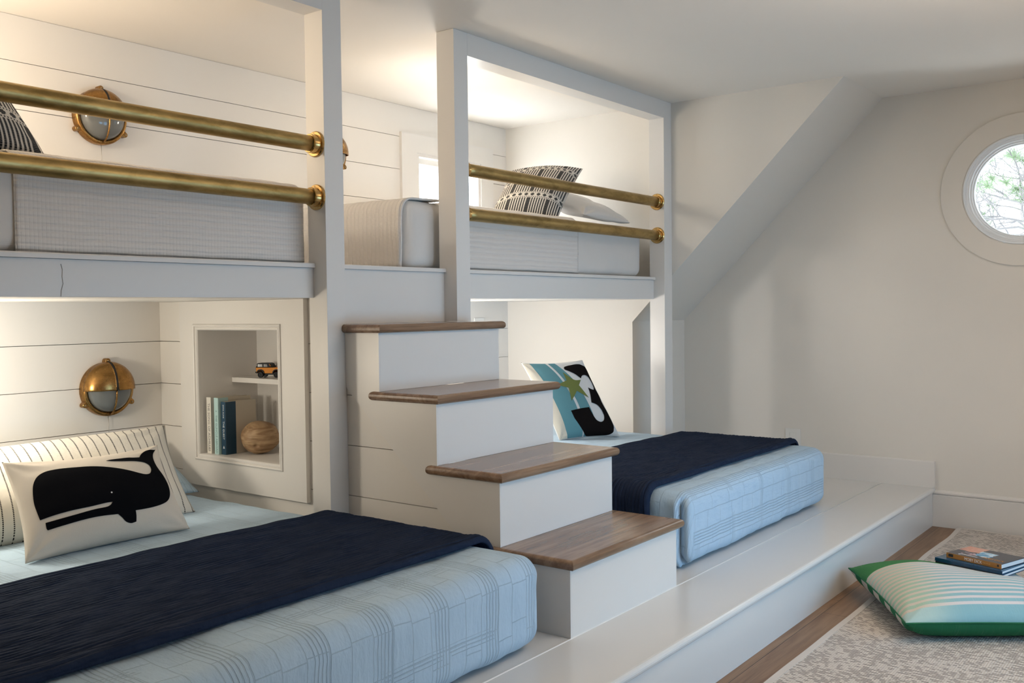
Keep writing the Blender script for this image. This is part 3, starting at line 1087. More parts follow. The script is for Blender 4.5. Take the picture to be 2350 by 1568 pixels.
for k in range(52):
    z = rt.uniform(1.1, 3.1)
    ang = rt.uniform(0, 2 * PI)
    base = Vector((5.2, -.92, z))
    d = Vector((math.cos(ang), math.sin(ang), rt.uniform(-.1, .5))).normalized()
    tip = twig(bmB, base, d, rt.uniform(.7, 1.5), .010, 2)
    for _ in range(4):
        c = tip + Vector((rt.uniform(-.18, .18), rt.uniform(-.18, .18), rt.uniform(-.12, .15)))
        tuft(bmN, c, .12, 55)
for c in ((4.3, -1.18, 2.25), (4.35, -1.05, 2.18), (4.5, -1.30, 2.32), (4.6, -.92, 1.9), (4.4, -1.42, 2.16), (4.5, -1.1, 2.36)):
    tuft(bmN, Vector(c), .14, 110)
    tube(bmB, [(5.2, -.95, c[2] - .3), Vector(c) * .5 + Vector((5.2, -.95, c[2] - .2)) * .5, c], [.012, .008, .004], 5)
obj('trunk', bmT, M_bark, tree)
o = obj('branches', bmB, M_bark, tree); o['kind'] = 'stuff'
o = obj('needles', bmN, M_needle, tree); o['kind'] = 'stuff'

# ------------------------------------------------------------------ outlet plates
def outlet(loc, axis, label):
    o = thing('outlet', loc, label, 'wall plate')
    w, hgt, t = .095, .118, .006
    if axis == 'x':
        obj('plate', boxb(-t, -.0003, -w / 2, w / 2, -hgt / 2, hgt / 2), M_plastic, o, local=True, bevel=.002)
        obj('rocker', boxb(-t - .003, -t, -.018, .018, -.034, .034), M_plastic, o, local=True, bevel=.001)
    else:
        obj('plate', boxb(-w / 2, w / 2, -t, -.0003, -hgt / 2, hgt / 2), M_plastic, o, local=True, bevel=.002)
        obj('rocker', boxb(-.018, .018, -t - .003, -t, -.034, .034), M_plastic, o, local=True, bevel=.001)
    return o
outlet((XW, .078, .428), 'x', 'white outlet plate on the far wall just above the navy throw')
outlet((2.215, YW, 1.112), 'y', 'small white wall plate on shiplap just above the top stair tread')

# ------------------------------------------------------------------ soft things
def roundbox(x0, x1, y0, y1, z0, z1, r, step, disp=None, crown=0., rb=None):
    """rounded box of fine quads with metric uv that runs over the edges like a cover"""
    bm = BM()
    uvl = uvlayer(bm)
    cx, cy, cz = (x0 + x1) / 2, (y0 + y1) / 2, (z0 + z1) / 2
    hx, hy, hz = (x1 - x0) / 2, (y1 - y0) / 2, (z1 - z0) / 2
    cache = {}
    uvs = {}
    def V(a, b, c, face):
        key = (round(a, 6), round(b, 6), round(c, 6))
        if key in cache:
            return cache[key]
        p = Vector((a, b, c))
        core = Vector((max(-hx + r, min(hx - r, a)), max(-hy + r, min(hy - r, b)), max(-hz + r, min(hz - r, c))))
        d = p - core
        nrm = d.normalized()
        q = core + nrm * r
        q.z += crown * max(0, 1 - (a / hx) ** 2) ** .5 * max(0, 1 - (b / hy) ** 2) ** .5 * (1 if c > 0 else 0)
        w = q + Vector((cx, cy, cz))
        if disp: w = w + nrm * disp(w, nrm)
        v = bm.verts.new(w)
        cache[key] = v
        dz = max(0., z1 - w.z)
        ax, ay = abs(nrm.x), abs(nrm.y)
        s = ax + ay
        fx, fy = (ax / s, ay / s) if s > 1e-5 else (0, 0)
        uvs[v] = (w.x + math.copysign(dz * fx, nrm.x), w.y + math.copysign(dz * fy, nrm.y))
        return v
    def lin(h, n):
        # dense near the rounded edges
        pts = []
        m_ = max(4, int(math.ceil(PI / 2 * r / step)))
        for k in range(m_):
            pts.append(-h + r * (1 - math.cos(PI / 2 * k / m_)) if False else -h + r * k / m_)
        inner = max(1, int((2 * h - 2 * r) / step))
        for k in range(inner + 1):
            pts.append(-h + r + (2 * h - 2 * r) * k / inner)
        for k in range(1, m_ + 1):
            pts.append(h - r + r * k / m_)
        return pts
    xs, ys, zs_ = lin(hx, 0), lin(hy, 0), lin(hz, 0)
    def grid(A, B, f):
        for i in range(len(A) - 1):
            for j in range(len(B) - 1):
                q = [f(A[i], B[j]), f(A[i + 1], B[j]), f(A[i + 1], B[j + 1]), f(A[i], B[j + 1])]
                if len(set(q)) == 4:
                    fc = bm.faces.new(q)
                    for l in fc.loops:
                        l[uvl].uv = uvs[l.vert]
    grid(xs, ys, lambda a, b: V(a, b, hz, 't'))
    grid(xs, ys, lambda a, b: V(a, b, -hz, 'b'))
    grid(xs, zs_, lambda a, b: V(a, -hy, b, 'f'))
    grid(xs, zs_, lambda a, b: V(a, hy, b, 'k'))
    grid(ys, zs_, lambda a, b: V(-hx, a, b, 'l'))
    grid(ys, zs_, lambda a, b: V(hx, a, b, 'r'))
    return bm

def lower_bed(name, x0, x1, yf, label, mat, fold_x=None, zt=.490):
    b = thing(name, ((x0 + x1) / 2, .6, P), label, 'bed')
    def disp(w, n):
        d = .005 * noise.noise(w * 5) + .0026 * noise.noise(w * 17)
        if n.y < -.4:   # foot drop ripples
            d += .0035 * noise.noise(Vector((w.x * 16, 3.1, w.z * 2.5))) * min(1, max(0, (zt - w.z) / .12))
        if fold_x is not None and n.y < .2 and n.x < .2 and w.y < yf + .2 and w.x < x0 + .2:
            # tucked hospital corner: a deep upright crease with a roll on either side
            a = math.atan2(-n.y, -n.x) if abs(n.x) + abs(n.y) > 1e-3 else 0
            dep = min(1, max(0, (zt - .012 - w.z) / .035))
            t = (w.y - (yf + .030)) / .0085 if n.x < -.25 else 9
            d += dep * (-.034 * math.exp(-t * t) + .010 * math.exp(-((t - 2.6) / 1.6) ** 2) + .012 * math.exp(-((t + 2.4) / 1.5) ** 2))
            if n.x < -.6: d += dep * .006 * noise.noise(Vector((w.x, w.y * 16, w.z * 9)))
        return d
    obj('mattress', boxb(x0 + .05, x1 - .05, yf + .06, YW - .05, P + .03, zt - .05), M_sheet, b, bevel=.02)
    bm = roundbox(x0, x1, yf, YW - .008, P + .0095, zt, .060, .018 if fold_x is None else .0105, disp, .006)
    obj('quilt', bm, mat, b, smooth=True)
    return b
lower_bed('bed', -1.66, -.112, -.425, 'low wide bed left of the stairs under a pale blue stitched quilt', M_quiltL)
lower_bed('bed', .865, 2.405, -.392, 'low wide bed right of the stairs under a pale blue stitched quilt', M_quiltR, .865, .506)

def throw(name, label, x0, x1, y0, y1, ztop, lend, rend, rc=.055, skewL=0., skewR=0.):
    """folded quilt laid across a bed; lend / rend = z where the ends hang to"""
    path = []
    def arc(cx, cz, a0, a1, n):
        for k in range(n + 1):
            a = a0 + (a1 - a0) * k / n
            path.append((cx + rc * math.cos(a), cz + rc * math.sin(a)))
    st = .012
    if lend is not None:
        n = max(2, int((ztop - rc - lend) / st))
        for k in range(n): path.append((x0, lend + (ztop - rc - lend) * k / n))
        arc(x0 + rc, ztop - rc, PI, PI / 2, 8)
    else:
        path.append((x0, ztop))
    xa = path[-1][0]
    xb = x1 - rc if rend is not None else x1
    n = int((xb - xa) / st)
    for k in range(1, n): path.append((xa + (xb - xa) * k / n, ztop))
    if rend is not None:
        arc(x1 - rc, ztop - rc, PI / 2, 0, 8)
        n = max(2, int((ztop - rc - rend) / st))
        for k in range(1, n + 1): path.append((x1, ztop - rc - (ztop - rc - rend) * k / n))
    else:
        path.append((x1, ztop))
    s = [0.]
    for a, b in zip(path, path[1:]):
        s.append(s[-1] + math.hypot(b[0] - a[0], b[1] - a[1]))
    NY = int((y1 - y0) / .0045)
    bm = BM()
    uvl = uvlayer(bm)
    tk = .018
    def ring(layer):
        rows = []
        for i, (px, pz) in enumerate(path):
            a = path[max(0, i - 1)]; b = path[min(len(path) - 1, i + 1)]
            tx, tz = b[0] - a[0], b[1] - a[1]
            l = math.hypot(tx, tz); nx, nz = -tz / l, tx / l
            row = []
            fx = (px - x0) / (x1 - x0)
            for j in range(NY + 1):
                f = j / NY
                yy = y0 + (y1 - y0) * f + (skewL * (1 - fx) + skewR * fx) * (1 - f)
                yy += .012 * noise.noise(Vector((s[i] * 2.2, f * 2, 5.5)))
                if rend is not None and px > x1 - .01: yy -= (1 - f) * .085 * ((ztop - pz) / .28) ** 1.5
                edge = min(f, 1 - f) * (y1 - y0)
                round_ = math.sqrt(max(0, 1 - max(0, 1 - edge / .014) ** 2))
                if layer == 0:
                    rip = .0075 * (abs(math.sin(PI * (yy / .0185 + 1.3 * noise.noise(Vector((s[i] * 3.2, yy * 6, 1.7)))))) ** .6 - .6) * (.62 + .7 * noise.noise(Vector((s[i] * 11, yy * 36, 2))))
                    rip += .0035 * noise.noise(Vector((s[i] * 6, yy * 14, 9)))
                    off = .004 + (tk - .004 + rip) * (.25 + .75 * round_) + (.006 * math.exp(-((f * (y1 - y0) - .028) / .02) ** 2))
                else:
                    off = .002
                row.append((bm.verts.new((px + nx * off, yy, pz + nz * off)), (s[i], yy)))
            rows.append(row)
        return rows
    T = ring(0); Bt = ring(1)
    def quad(q):
        f = bm.faces.new([v[0] for v in q])
        for l, v in zip(f.loops, q): l[uvl].uv = v[1]
    for i in range(len(path) - 1):
        for j in range(NY):
            quad((T[i][j], T[i][j + 1], T[i + 1][j + 1], T[i + 1][j]))
            quad((Bt[i][j], Bt[i + 1][j], Bt[i + 1][j + 1], Bt[i][j + 1]))
        quad((T[i][0], T[i + 1][0], Bt[i + 1][0], Bt[i][0]))
        quad((T[i][NY], Bt[i][NY], Bt[i + 1][NY], T[i + 1][NY]))
    for j in range(NY):
        quad((T[0][j], Bt[0][j], Bt[0][j + 1], T[0][j + 1]))
        quad((T[-1][j], T[-1][j + 1], Bt[-1][j + 1], Bt[-1][j]))
    o = obj(name, bm, M_navy, None, smooth=True)
    return tag(o, label, 'throw', 'folded navy throws across the lower beds')
throw('throw_blanket', 'navy quilted throw folded across the foot of the left bed', -1.685, -.090, -.205, .515, .502, .30, P + .012, .060)
throw('throw_blanket', 'navy quilted throw folded across the foot of the right bed', .842, 2.420, -.245, .415, .518, P + .03, .465, .062)

# upper mattresses and coverlets
def upper_bed(xa, xb, label, cov_x0, cov_x1, foot_right, mat):
    b = thing('upper_mattress', ((xa + xb) / 2, 1.15, ZL), label, 'mattress')
    z0, z1 = ZL + .0005, 1.682
    y0, y1 = .668, 1.66
    mz = lambda w, n: .003 * noise.noise(w * 6) + .0015 * noise.noise(w * 22)
    bm = roundbox(xa, xb, y0, y1, z0, z1, .050, .022, mz, .004)
    obj('fitted_sheet', bm, M_sheet, b, smooth=True)
    return b, z0, z1, y0, y1

def shell_sheet(name, path, ext, axis, mat, parent, thick=.005, wob=.003, cut=None):
    """cover swept along axis: path = 2D section, ext = (a, b, n)"""
    bm = BM()
    uvl = uvlayer(bm)
    s = [0.]
    for a, b in zip(path, path[1:]):
        s.append(s[-1] + math.hypot(b[0] - a[0], b[1] - a[1]))
    a0, b0, n = ext
    rows = []
    for i, (p, z) in enumerate(path):
        pa = path[max(0, i - 1)]; pb = path[min(len(path) - 1, i + 1)]
        tx, tz = pb[0] - pa[0], pb[1] - pa[1]
        l = math.hypot(tx, tz); nx, nz = -tz / l, tx / l
        row = []
        for k in range(n + 1):
            t = a0 + (b0 - a0) * k / n
            if cut: t = cut(t, s[i], s[-1])
            w = wob * noise.noise(Vector((t * 7, s[i] * 7, 1.3))) + wob * .6 * noise.noise(Vector((t * 24, s[i] * 20, 4.1)))
            q = (p + nx * w, z + nz * w)
            co = (t, q[0], q[1]) if axis == 'x' else (q[0], t, q[1])
            uv = (t, s[i]) if axis == 'x' else (s[i], t)
            row.append((bm.verts.new(co), uv))
        rows.append(row)
    for i in range(len(rows) - 1):
        for k in range(n):
            q = (rows[i][k], rows[i + 1][k], rows[i + 1][k + 1], rows[i][k + 1])
            f = bm.faces.new([v[0] for v in q])
            for l, v in zip(f.loops, q): l[uvl].uv = v[1]
    o = obj(name, bm, mat, parent, smooth=True)
    so = o.modifiers.new('thick', 'SOLIDIFY')
    so.thickness = thick
    so.offset = 0
    return o

def section(p0, p1, z0, z1, r, off, n=8, step=.02, both=False):
    """path: up the p0 side, round the top, across to p1 (and down if both)"""
    a, zt = p0 - off, z1 + off
    rr = r + off
    pts = []
    m_ = max(2, int((zt - rr - z0) / step))
    for k in range(m_): pts.append((a, z0 + (zt - rr - z0) * k / m_))
    for k in range(n + 1):
        t = PI - PI / 2 * k / n
        pts.append((a + rr + rr * math.cos(t), zt - rr + rr * math.sin(t)))
    e = p1 + off - rr if both else p1
    m_ = int((e - pts[-1][0]) / .04)
    for k in range(1, m_ + 1): pts.append((pts[-1][0] + (e - a - rr) / m_, zt))
    if both:
        for k in range(1, n + 1):
            t = PI / 2 - PI / 2 * k / n
            pts.append((e + rr * math.cos(t), zt - rr + rr * math.sin(t)))
        m_ = max(2, int((zt - rr - z0) / step))
        for k in range(1, m_ + 1): pts.append((p1 + off, zt - rr - (zt - rr - z0) * k / m_))
    return pts
# left upper: coverlet from its edge near the pillow to the foot by the post
bL, z0, z1, y0, y1 = upper_bed(-1.970, -.052, 'white mattress with waffle coverlet on the left upper bunk', 0, 0, True, None)
shell_sheet('coverlet', section(y0, y1, z0 + .004, z1, .05, .006), (-1.118, -.085, 60), 'x', M_cov2, bL)
shell_sheet('coverlet_foot', [(-p + (-.052 + y0) - .0 + 0, z) for p, z in section(y0, y0 + .05, z0 + .004, z1, .05, .006)][::-1], (y0 + .06, y1 - .02, 30), 'y', M_cov2, bL)
# right upper: coverlet over the side, another drop over the foot with an open corner
bR, z0, z1, y0, y1 = upper_bed(.470, 2.408, 'white mattress with ribbed coverlet on the right upper bunk', 0, 0, False, None)
shell_sheet('coverlet', section(y0, y1, z0 + .004, z1, .05, .008), (.745, 1.725, 60), 'x', M_cov, bR, .008)
def footcut(t, s, S):
    f = (t - y0) / (y1 - y0)
    d = max(0, (.20 - s) / .20)
    return t + (1 - f) * (.012 * math.sin(s * 9) + .020 * d * d)
shell_sheet('coverlet_foot', section(.470, .70, z0 + .004, z1, .05, .010), (y0 + .012, y1 - .01, 40), 'y', M_cov, bR, .008, .004, footcut)

# ------------------------------------------------------------------ pillows
class Pillow:
    """cushion spanned by four seam corners; f(u, v, side) gives a surface point"""
    def __init__(s, bl, br, tr, tl, tf, tb, pinch=.06, sag=.12, p=2.4, seed=0, wr=.006, ear=0., arch=0.):
        s.c = [Vector(q) for q in (bl, br, tr, tl)]
        s.tf, s.tb, s.pinch, s.sag, s.p, s.seed, s.wr, s.ear, s.arch = tf, tb, pinch, sag, p, seed, wr, ear, arch
        n = (s.c[1] - s.c[0]).cross(s.c[3] - s.c[0])
        s.n = n.normalized()
        s.w = ((s.c[1] - s.c[0]).length + (s.c[2] - s.c[3]).length) / 2
        s.h = ((s.c[3] - s.c[0]).length + (s.c[2] - s.c[1]).length) / 2
    def f(s, u, v, side):
        uu = u * (1 - s.pinch * (1 - v * v) * abs(u) ** 3)
        vv = v * (1 - s.pinch * (1 - u * u) * abs(v) ** 3)
        vv += s.arch * (1 - u * u) * max(0, v) ** 2
        a, b = (uu + 1) / 2, (vv + 1) / 2
        p = (s.c[0] * (1 - a) + s.c[1] * a) * (1 - b) + (s.c[3] * (1 - a) + s.c[2] * a) * b
        pp = s.p if side > 0 else getattr(s, 'pb', s.p)
        pr = max(0, 1 - abs(u) ** pp) ** .55 * max(0, 1 - abs(v) ** pp) ** .55
        pr *= 1 - s.sag * v
        t = s.tf if side > 0 else s.tb
        q = Vector((u * 1.7 + s.seed, v * 1.7, side * 3.1))
        d = t * pr + s.wr * noise.noise(q) * (.3 + .7 * pr) * (1 if t > 0 else 0)
        # pinched folds running in from the corners
        r = min(1, (abs(abs(u) - 1) + abs(abs(v) - 1)) / .8)
        ang = math.atan2(1 - abs(v) + 1e-4, 1 - abs(u) + 1e-4)
        d += s.wr * .8 * math.sin(ang * 9 + s.seed) * (1 - r) * min(1, pr * 3)
        if side > 0 and getattr(s, 'dent', None):
            c, rad, dep = s.dent
            d -= dep * math.exp(-((p.xy - c).length / rad) ** 4)
        return p + s.n * (d * side)
    def build(s, N=44, ufn=None):
        bm = BM()
        uvl = uvlayer(bm)
        lin = [-math.cos(PI * k / N) * .5 + (2 * k / N - 1) * .5 for k in range(N + 1)]
        V = {}
        def get(i, j, side):
            edge = i in (0, N) or j in (0, N)
            key = (i, j, 0 if edge else side)
            if key not in V:
                V[key] = bm.verts.new(s.f(lin[i], lin[j], side))
            return V[key]
        for side in (1, -1):
            for i in range(N):
                for j in range(N):
                    idx = [(i, j), (i + 1, j), (i + 1, j + 1), (i, j + 1)]
                    f = bm.faces.new([get(a, b, side) for a, b in idx])
                    if side < 0: f.material_index = 1
                    for l, (a, b) in zip(f.loops, idx):
                        u, v = lin[a], lin[b]
                        l[uvl].uv = ufn(u, v, side) if ufn else (u * s.w / 2, v * s.h / 2)
        return bm
    def patch(s, outline, off, cell=.036, hole=None):
        # round the gentle turns of the drawn outline, keep the sharp points
        P0 = [Vector(p) for p in outline]
        n = len(P0)
        sm = []
        def sharp(i):
            a, b = P0[i] - P0[i - 1], P0[(i + 1) % n] - P0[i]
            return a.length < 1e-6 or b.length < 1e-6 or a.angle(b) > .85
        for i in range(n):
            p0, p1, p2, p3 = P0[i - 1], P0[i], P0[(i + 1) % n], P0[(i + 2) % n]
            m1 = Vector((0, 0)) if sharp(i) else (p2 - p0) * .5
            m2 = Vector((0, 0)) if sharp((i + 1) % n) else (p3 - p1) * .5
            L = (p2 - p1).length
            for m_ in (m1, m2):
                if m_.length > L: m_ *= L / m_.length
            if sharp(i): m1 = (p2 - p1) * .8
            if sharp((i + 1) % n): m2 = (p2 - p1) * .8
            for k in range(4):
                t = k / 4
                h = (2 * t ** 3 - 3 * t * t + 1, t ** 3 - 2 * t * t + t, -2 * t ** 3 + 3 * t * t, t ** 3 - t * t)
                sm.append(p1 * h[0] + m1 * h[1] + p2 * h[2] + m2 * h[3])
        outline = sm
        """applique: fill a uv outline, follow the front surface"""
        pts = [Vector(p) for p in outline]
        # densify
        dense = []
        for a, b in zip(pts, pts[1:] + pts[:1]):
            n = max(1, int((b - a).length / .035))
            for k in range(n): dense.append(a.lerp(b, k / n))
        n0 = len(dense)
        xs = [p.x for p in dense]; ys = [p.y for p in dense]
        inner = []
        x = min(xs)
        def inside(q):
            c = False
            j = n0 - 1
            for i in range(n0):
                pi, pj = dense[i], dense[j]
                if (pi.y > q.y) != (pj.y > q.y) and q.x < (pj.x - pi.x) * (q.y - pi.y) / (pj.y - pi.y) + pi.x: c = not c
                j = i
            return c
        while x < max(xs):
            y = min(ys)
            while y < max(ys):
                q = Vector((x, y))
                if inside(q) and min((q - d).length for d in dense) > .014: inner.append(q)
                y += cell
            x += cell
        allp = dense + inner
        res = delaunay_2d_cdt(allp, [(i, (i + 1) % n0) for i in range(n0)], [], 1, 1e-5)
        bm = BM()
        uvl = uvlayer(bm)
        top = [bm.verts.new(s.f(p.x, p.y, 1) + s.n * off) for p in res[0]]
        for f in res[2]:
            fc = bm.faces.new([top[i] for i in f])
            for l, i in zip(fc.loops, f): l[uvl].uv = (res[0][i].x * s.w / 2, res[0][i].y * s.h / 2)
        return bm
    def applique(s, name, outline, mat, parent, off=.0022, label=None, thick=.0012):
        bm = s.patch(outline, off)
        bmesh.ops.recalc_face_normals(bm, faces=bm.faces)
        bm.normal_update()
        av = Vector((0, 0, 0))
        for f in bm.faces: av += f.normal * f.calc_area()
        if av.dot(s.n) < 0: bmesh.ops.reverse_faces(bm, faces=bm.faces)
        ext = bmesh.ops.extrude_face_region(bm, geom=list(bm.faces))
        vs = [e for e in ext['geom'] if isinstance(e, bmesh.types.BMVert)]
        bmesh.ops.translate(bm, verts=vs, vec=s.n * thick)
        o = obj(name, bm, mat, parent, smooth=False)
        if label: o['label'] = label
        return o

def pillow_thing(name, pil, label, mats, cat='pillow', group=None, seam=None):
    base = (pil.c[0] + pil.c[1]) / 2
    t = thing(name, base, label, cat, group)
    cv = obj('pillow_cover', pil.build(), mats, t, smooth=True)
    if seam:
        bm = BM()
        N = 24
        ln = [(-1 + 2 * k / N) for k in range(N)]
        loop = [(a, -1) for a in ln] + [(1, a) for a in ln] + [(-a, 1) for a in ln] + [(-1, -a) for a in ln]
        P_ = [pil.f(a, b, 1) for a, b in loop]
        tube(bm, P_ + [P_[0]], .0026, 6, False)
        obj('seam_edge', bm, seam, t, smooth=True)
    return t

# striped lumbar pillow along the back of the left bed
ps = Pillow((-1.52, 1.06, .492), (-.345, .985, .492), (-.265, 1.290, .785), (-1.50, 1.33, .760), .085, .06, .035, .25, 2.2, 2.0, .008)
pillow_thing('lumbar_pillow', ps, 'long cream pillow with dashed dark stripes behind the whale cushion', [M_stripe, M_stripe])
# blue sham peeking out
pb = Pillow((-.62, 1.36, .500), (-.125, 1.28, .500), (-.14, 1.62, .700), (-.64, 1.66, .72), .05, .04, .03, .1, 2.4, 5.1, .006)
pillow_thing('pillow_sham', pb, 'pale blue quilted pillow sham whose corner shows behind the striped pillow', [M_bluesham, M_bluesham])
# whale cushion
pw = Pillow((-1.078, .743, .498), (-.535, .737, .498), (-.492, .985, .757), (-1.030, .978, .768), .078, .05, .06, .30, 2.1, 8.3, .009, arch=-.075)
wt = pillow_thing('whale_cushion', pw, 'oblong cream cushion with a black whale leaning at the front of the left bed', [M_cream, M_cream], 'cushion')
WH = [(-0.839, -0.396), (-0.853, -0.231), (-0.859, -0.051), (-0.843, 0.146), (-0.814, 0.302), (-0.766, 0.425), (-0.7, 0.513), (-0.605, 0.564), (-0.458, 0.571), (-0.277, 0.543), (-0.104, 0.505), (0.045, 0.445), (0.193, 0.357), (0.328, 0.258), (0.443, 0.177), (0.54, 0.133), (0.611, 0.149), (0.66, 0.22), (0.683, 0.309), (0.677, 0.395), (0.624, 0.468), (0.512, 0.519), (0.385, 0.553), (0.262, 0.59), (0.137, 0.642), (0.198, 0.663), (0.315, 0.665), (0.433, 0.662), (0.509, 0.64), (0.596, 0.632), (0.65, 0.731), (0.739, 0.823), (0.831, 0.855), (0.932, 0.859), (0.867, 0.759), (0.82, 0.619), (0.803, 0.475), (0.813, 0.314), (0.855, 0.122), (0.874, -0.074), (0.855, -0.234), (0.804, -0.382), (0.732, -0.486), (0.622, -0.553), (0.48, -0.597), (0.346, -0.619), (0.242, -0.624), (0.245, -0.715), (0.243, -0.816), (0.179, -0.825), (0.113, -0.786), (0.067, -0.708), (0.021, -0.636), (-0.142, -0.617), (-0.37, -0.611), (-0.591, -0.614), (-0.77, -0.61), (-0.784, -0.576), (-0.788, -0.478), (-0.679, -0.486), (-0.462, -0.489), (-0.234, -0.473), (-0.092, -0.467), (-0.046, -0.44), (-0.017, -0.392), (-0.102, -0.39), (-0.28, -0.406), (-0.503, -0.395), (-0.665, -0.392)]
wa = pw.applique('whale_applique', WH, M_black, wt, .0015, 'black felt whale')
e = pw.applique('whale_eye', [(-.002 + .010 * math.cos(2 * PI * k / 12), -.212 + .016 * math.sin(2 * PI * k / 12)) for k in range(12)], M_offwhite, wt, .0030, 'white eye dot', .0006)

# star and numeral cushion on the right bed
p3 = Pillow((1.840, .865, .506), (2.152, .670, .506), (2.058, .857, .936), (1.738, 1.044, .934), .074, .05, .05, .22, 2.3, 3.7, .005)
t3 = pillow_thing('numeral_cushion', p3, 'teal and cream cushion with a dark numeral three and green star', [M_offwhite, M_cream], 'cushion')
def cl(pts, lo=-.99, hi=.975): return [(max(lo, min(hi, a)), max(lo, min(hi, b))) for a, b in pts]
def strip(l, r):
    L = [(a, b) for a, b in l]; R_ = [(a, b) for a, b in r]
    return cl(L + R_[::-1])
le = [(-.797, .97), (-.719, .57), (-.700, .15), (-.711, -.28), (-.760, -.97)]
s0 = [(-.306, .97), (-.160, .53), (-.130, .15), (-.140, -.23), (-.292, -.97)]
s1 = [(-.215, .97), (-.066, .50), (-.040, .15), (-.055, -.24), (-.246, -.97)]
t2 = [(.00, .97), (.225, .47), (.285, .044), (.280, -.36), (.20, -.97)]
beige = [(-.99, .97), (-.99, .5), (-.99, 0), (-.99, -.5), (-.99, -.97)]
p3.applique('sand_band', strip(beige, le), M_sand, t3, .0022)
p3.applique('teal_band', strip(le, s0), M_teal, t3, .0012)
p3.applique('teal_band', strip(s1, t2), M_teal, t3, .0012)
THREE = [(0.164, 0.797), (0.203, 0.841), (0.341, 0.872), (0.467, 0.885), (0.618, 0.901), (0.756, 0.894), (0.863, 0.858), (0.939, 0.809), (0.963, 0.734), (0.953, 0.623), (0.931, 0.476), (0.91, 0.348), (0.877, 0.201), (0.89, 0.089), (0.879, -0.021), (0.857, -0.094), (0.859, -0.224), (0.883, -0.336), (0.896, -0.466), (0.897, -0.596), (0.876, -0.706), (0.835, -0.797), (0.751, -0.885), (0.637, -0.94), (0.511, -.965), (0.367, -.972), (0.155, -.975), (-0.092, -.975), (-0.166, -.965), (-0.213, -0.911), (-0.284, -0.723), (-0.343, -0.553), (-0.366, -0.478), (-0.368, -0.294), (-0.062, -0.257), (0.247, -0.235), (0.251, -0.361), (0.269, -0.482), (0.31, -0.567), (0.4, -0.612), (0.485, -0.609), (0.569, -0.571), (0.627, -0.509), (0.665, -0.418), (0.664, -0.307), (0.611, -0.203), (0.524, -0.152), (0.421, -0.12), (0.515, 0.052), (0.56, 0.16), (0.583, 0.261), (0.675, 0.22), (0.77, 0.201), (0.83, 0.259), (0.87, 0.368), (0.868, 0.47), (0.827, 0.555), (0.732, 0.592), (0.631, 0.582), (0.545, 0.54), (0.504, 0.501), (0.395, 0.621), (0.279, 0.7), (0.164, 0.76)]
p3.applique('numeral_applique', THREE, M_brownblack, t3, .0028, 'dark numeral three')
STAR = [(0.037, 0.689), (0.228, 0.475), (0.46, 0.461), (0.292, 0.324), (0.408, 0.001), (0.121, 0.185), (-0.205, -0.053), (-0.078, 0.273), (-0.381, 0.361), (-0.006, 0.464)]
p3.applique('star_applique', STAR, M_olive, t3, .0036, 'olive green star')
# plain pillows it leans on
pp = Pillow((1.42, 1.28, .500), (2.02, 1.20, .500), (2.05, 1.46, .82), (1.45, 1.52, .82), .07, .06, .05, .25, 2.3, 6.1, .007)
pillow_thing('bed_pillow', pp, 'plain cream pillow standing behind the numeral cushion on the right bed', [M_cream, M_cream])

# upper bunk pillows
pu = Pillow((1.498, 1.07, 1.690), (1.740, .795, 1.690), (2.030, .822, 1.990), (1.800, 1.145, 1.985), .105, .08, .05, .2, 2.2, 4.4, .006, arch=.09)
pillow_thing('woven_pillow', pu, 'black and cream woven pillow leaning at the head of the right upper bunk', [M_bw, M_cream], group=None)
pu2 = Pillow((-1.44, .86, 1.690), (-.965, .775, 1.692), (-1.085, .97, 2.06), (-1.53, 1.02, 2.06), .10, .08, .06, .3, 2.3, 7.4, .006)
pillow_thing('woven_pillow', pu2, 'black and cream woven pillow partly out of view on the left upper bunk', [M_bw2, M_cream])
pq = Pillow((1.90, .735, 1.722), (2.37, .725, 1.708), (2.395, 1.10, 1.83), (1.93, 1.14, 1.87), .070, .035, .02, -.15, 2.3, 1.2, .020)
pillow_thing('white_pillow', pq, 'flat white pillow with loose flange lying beside the woven pillow', [M_sheet, M_sheet])

# ------------------------------------------------------------------ rug, floor cushion, books
rg = thing('area_rug', (1.0, -2.2, 0), 'pale woven rug with dark dashed lines on the oak floor', 'rug')
bm = BM()
NXr, NYr = 70, 46
rx0, rx1, ry0, ry1 = -1.4, 3.125, -2.75, -.853
def rugz(x, y):
    e = math.exp(-((x - rx1) ** 2 + (y - ry1) ** 2) / .03)
    return .0085 + .006 * e + .0012 * (1 + noise.noise(Vector((x * 3, y * 3, 0))))
def rugxy(x, y):
    return (x + .012 * noise.noise(Vector((y * 4, 1, 0))) * (1 if x > rx1 - .3 else 0), y + .012 * noise.noise(Vector((x * 2.6, 7, 0))) * (1 if y > ry1 - .3 else 0))
def slab(bm, xs, ys, zf, zb):
    T, Bt = [], []
    for x in xs:
        T.append([]); Bt.append([])
        for y in ys:
            a, b = rugxy(x, y)
            T[-1].append(bm.verts.new((a, b, zf(x, y)))); Bt[-1].append(bm.verts.new((a, b, zb)))
    n, m_ = len(xs), len(ys)
    for i in range(n - 1):
        for j in range(m_ - 1):
            bm.faces.new((T[i][j], T[i + 1][j], T[i + 1][j + 1], T[i][j + 1]))
            bm.faces.new((Bt[i][j], Bt[i][j + 1], Bt[i + 1][j + 1], Bt[i + 1][j]))
        bm.faces.new((T[i][0], Bt[i][0], Bt[i + 1][0], T[i + 1][0]))
        bm.faces.new((T[i][-1], T[i + 1][-1], Bt[i + 1][-1], Bt[i][-1]))
    for j in range(m_ - 1):
        bm.faces.new((T[0][j], T[0][j + 1], Bt[0][j + 1], Bt[0][j]))
        bm.faces.new((T[-1][j], Bt[-1][j], Bt[-1][j + 1], T[-1][j + 1]))
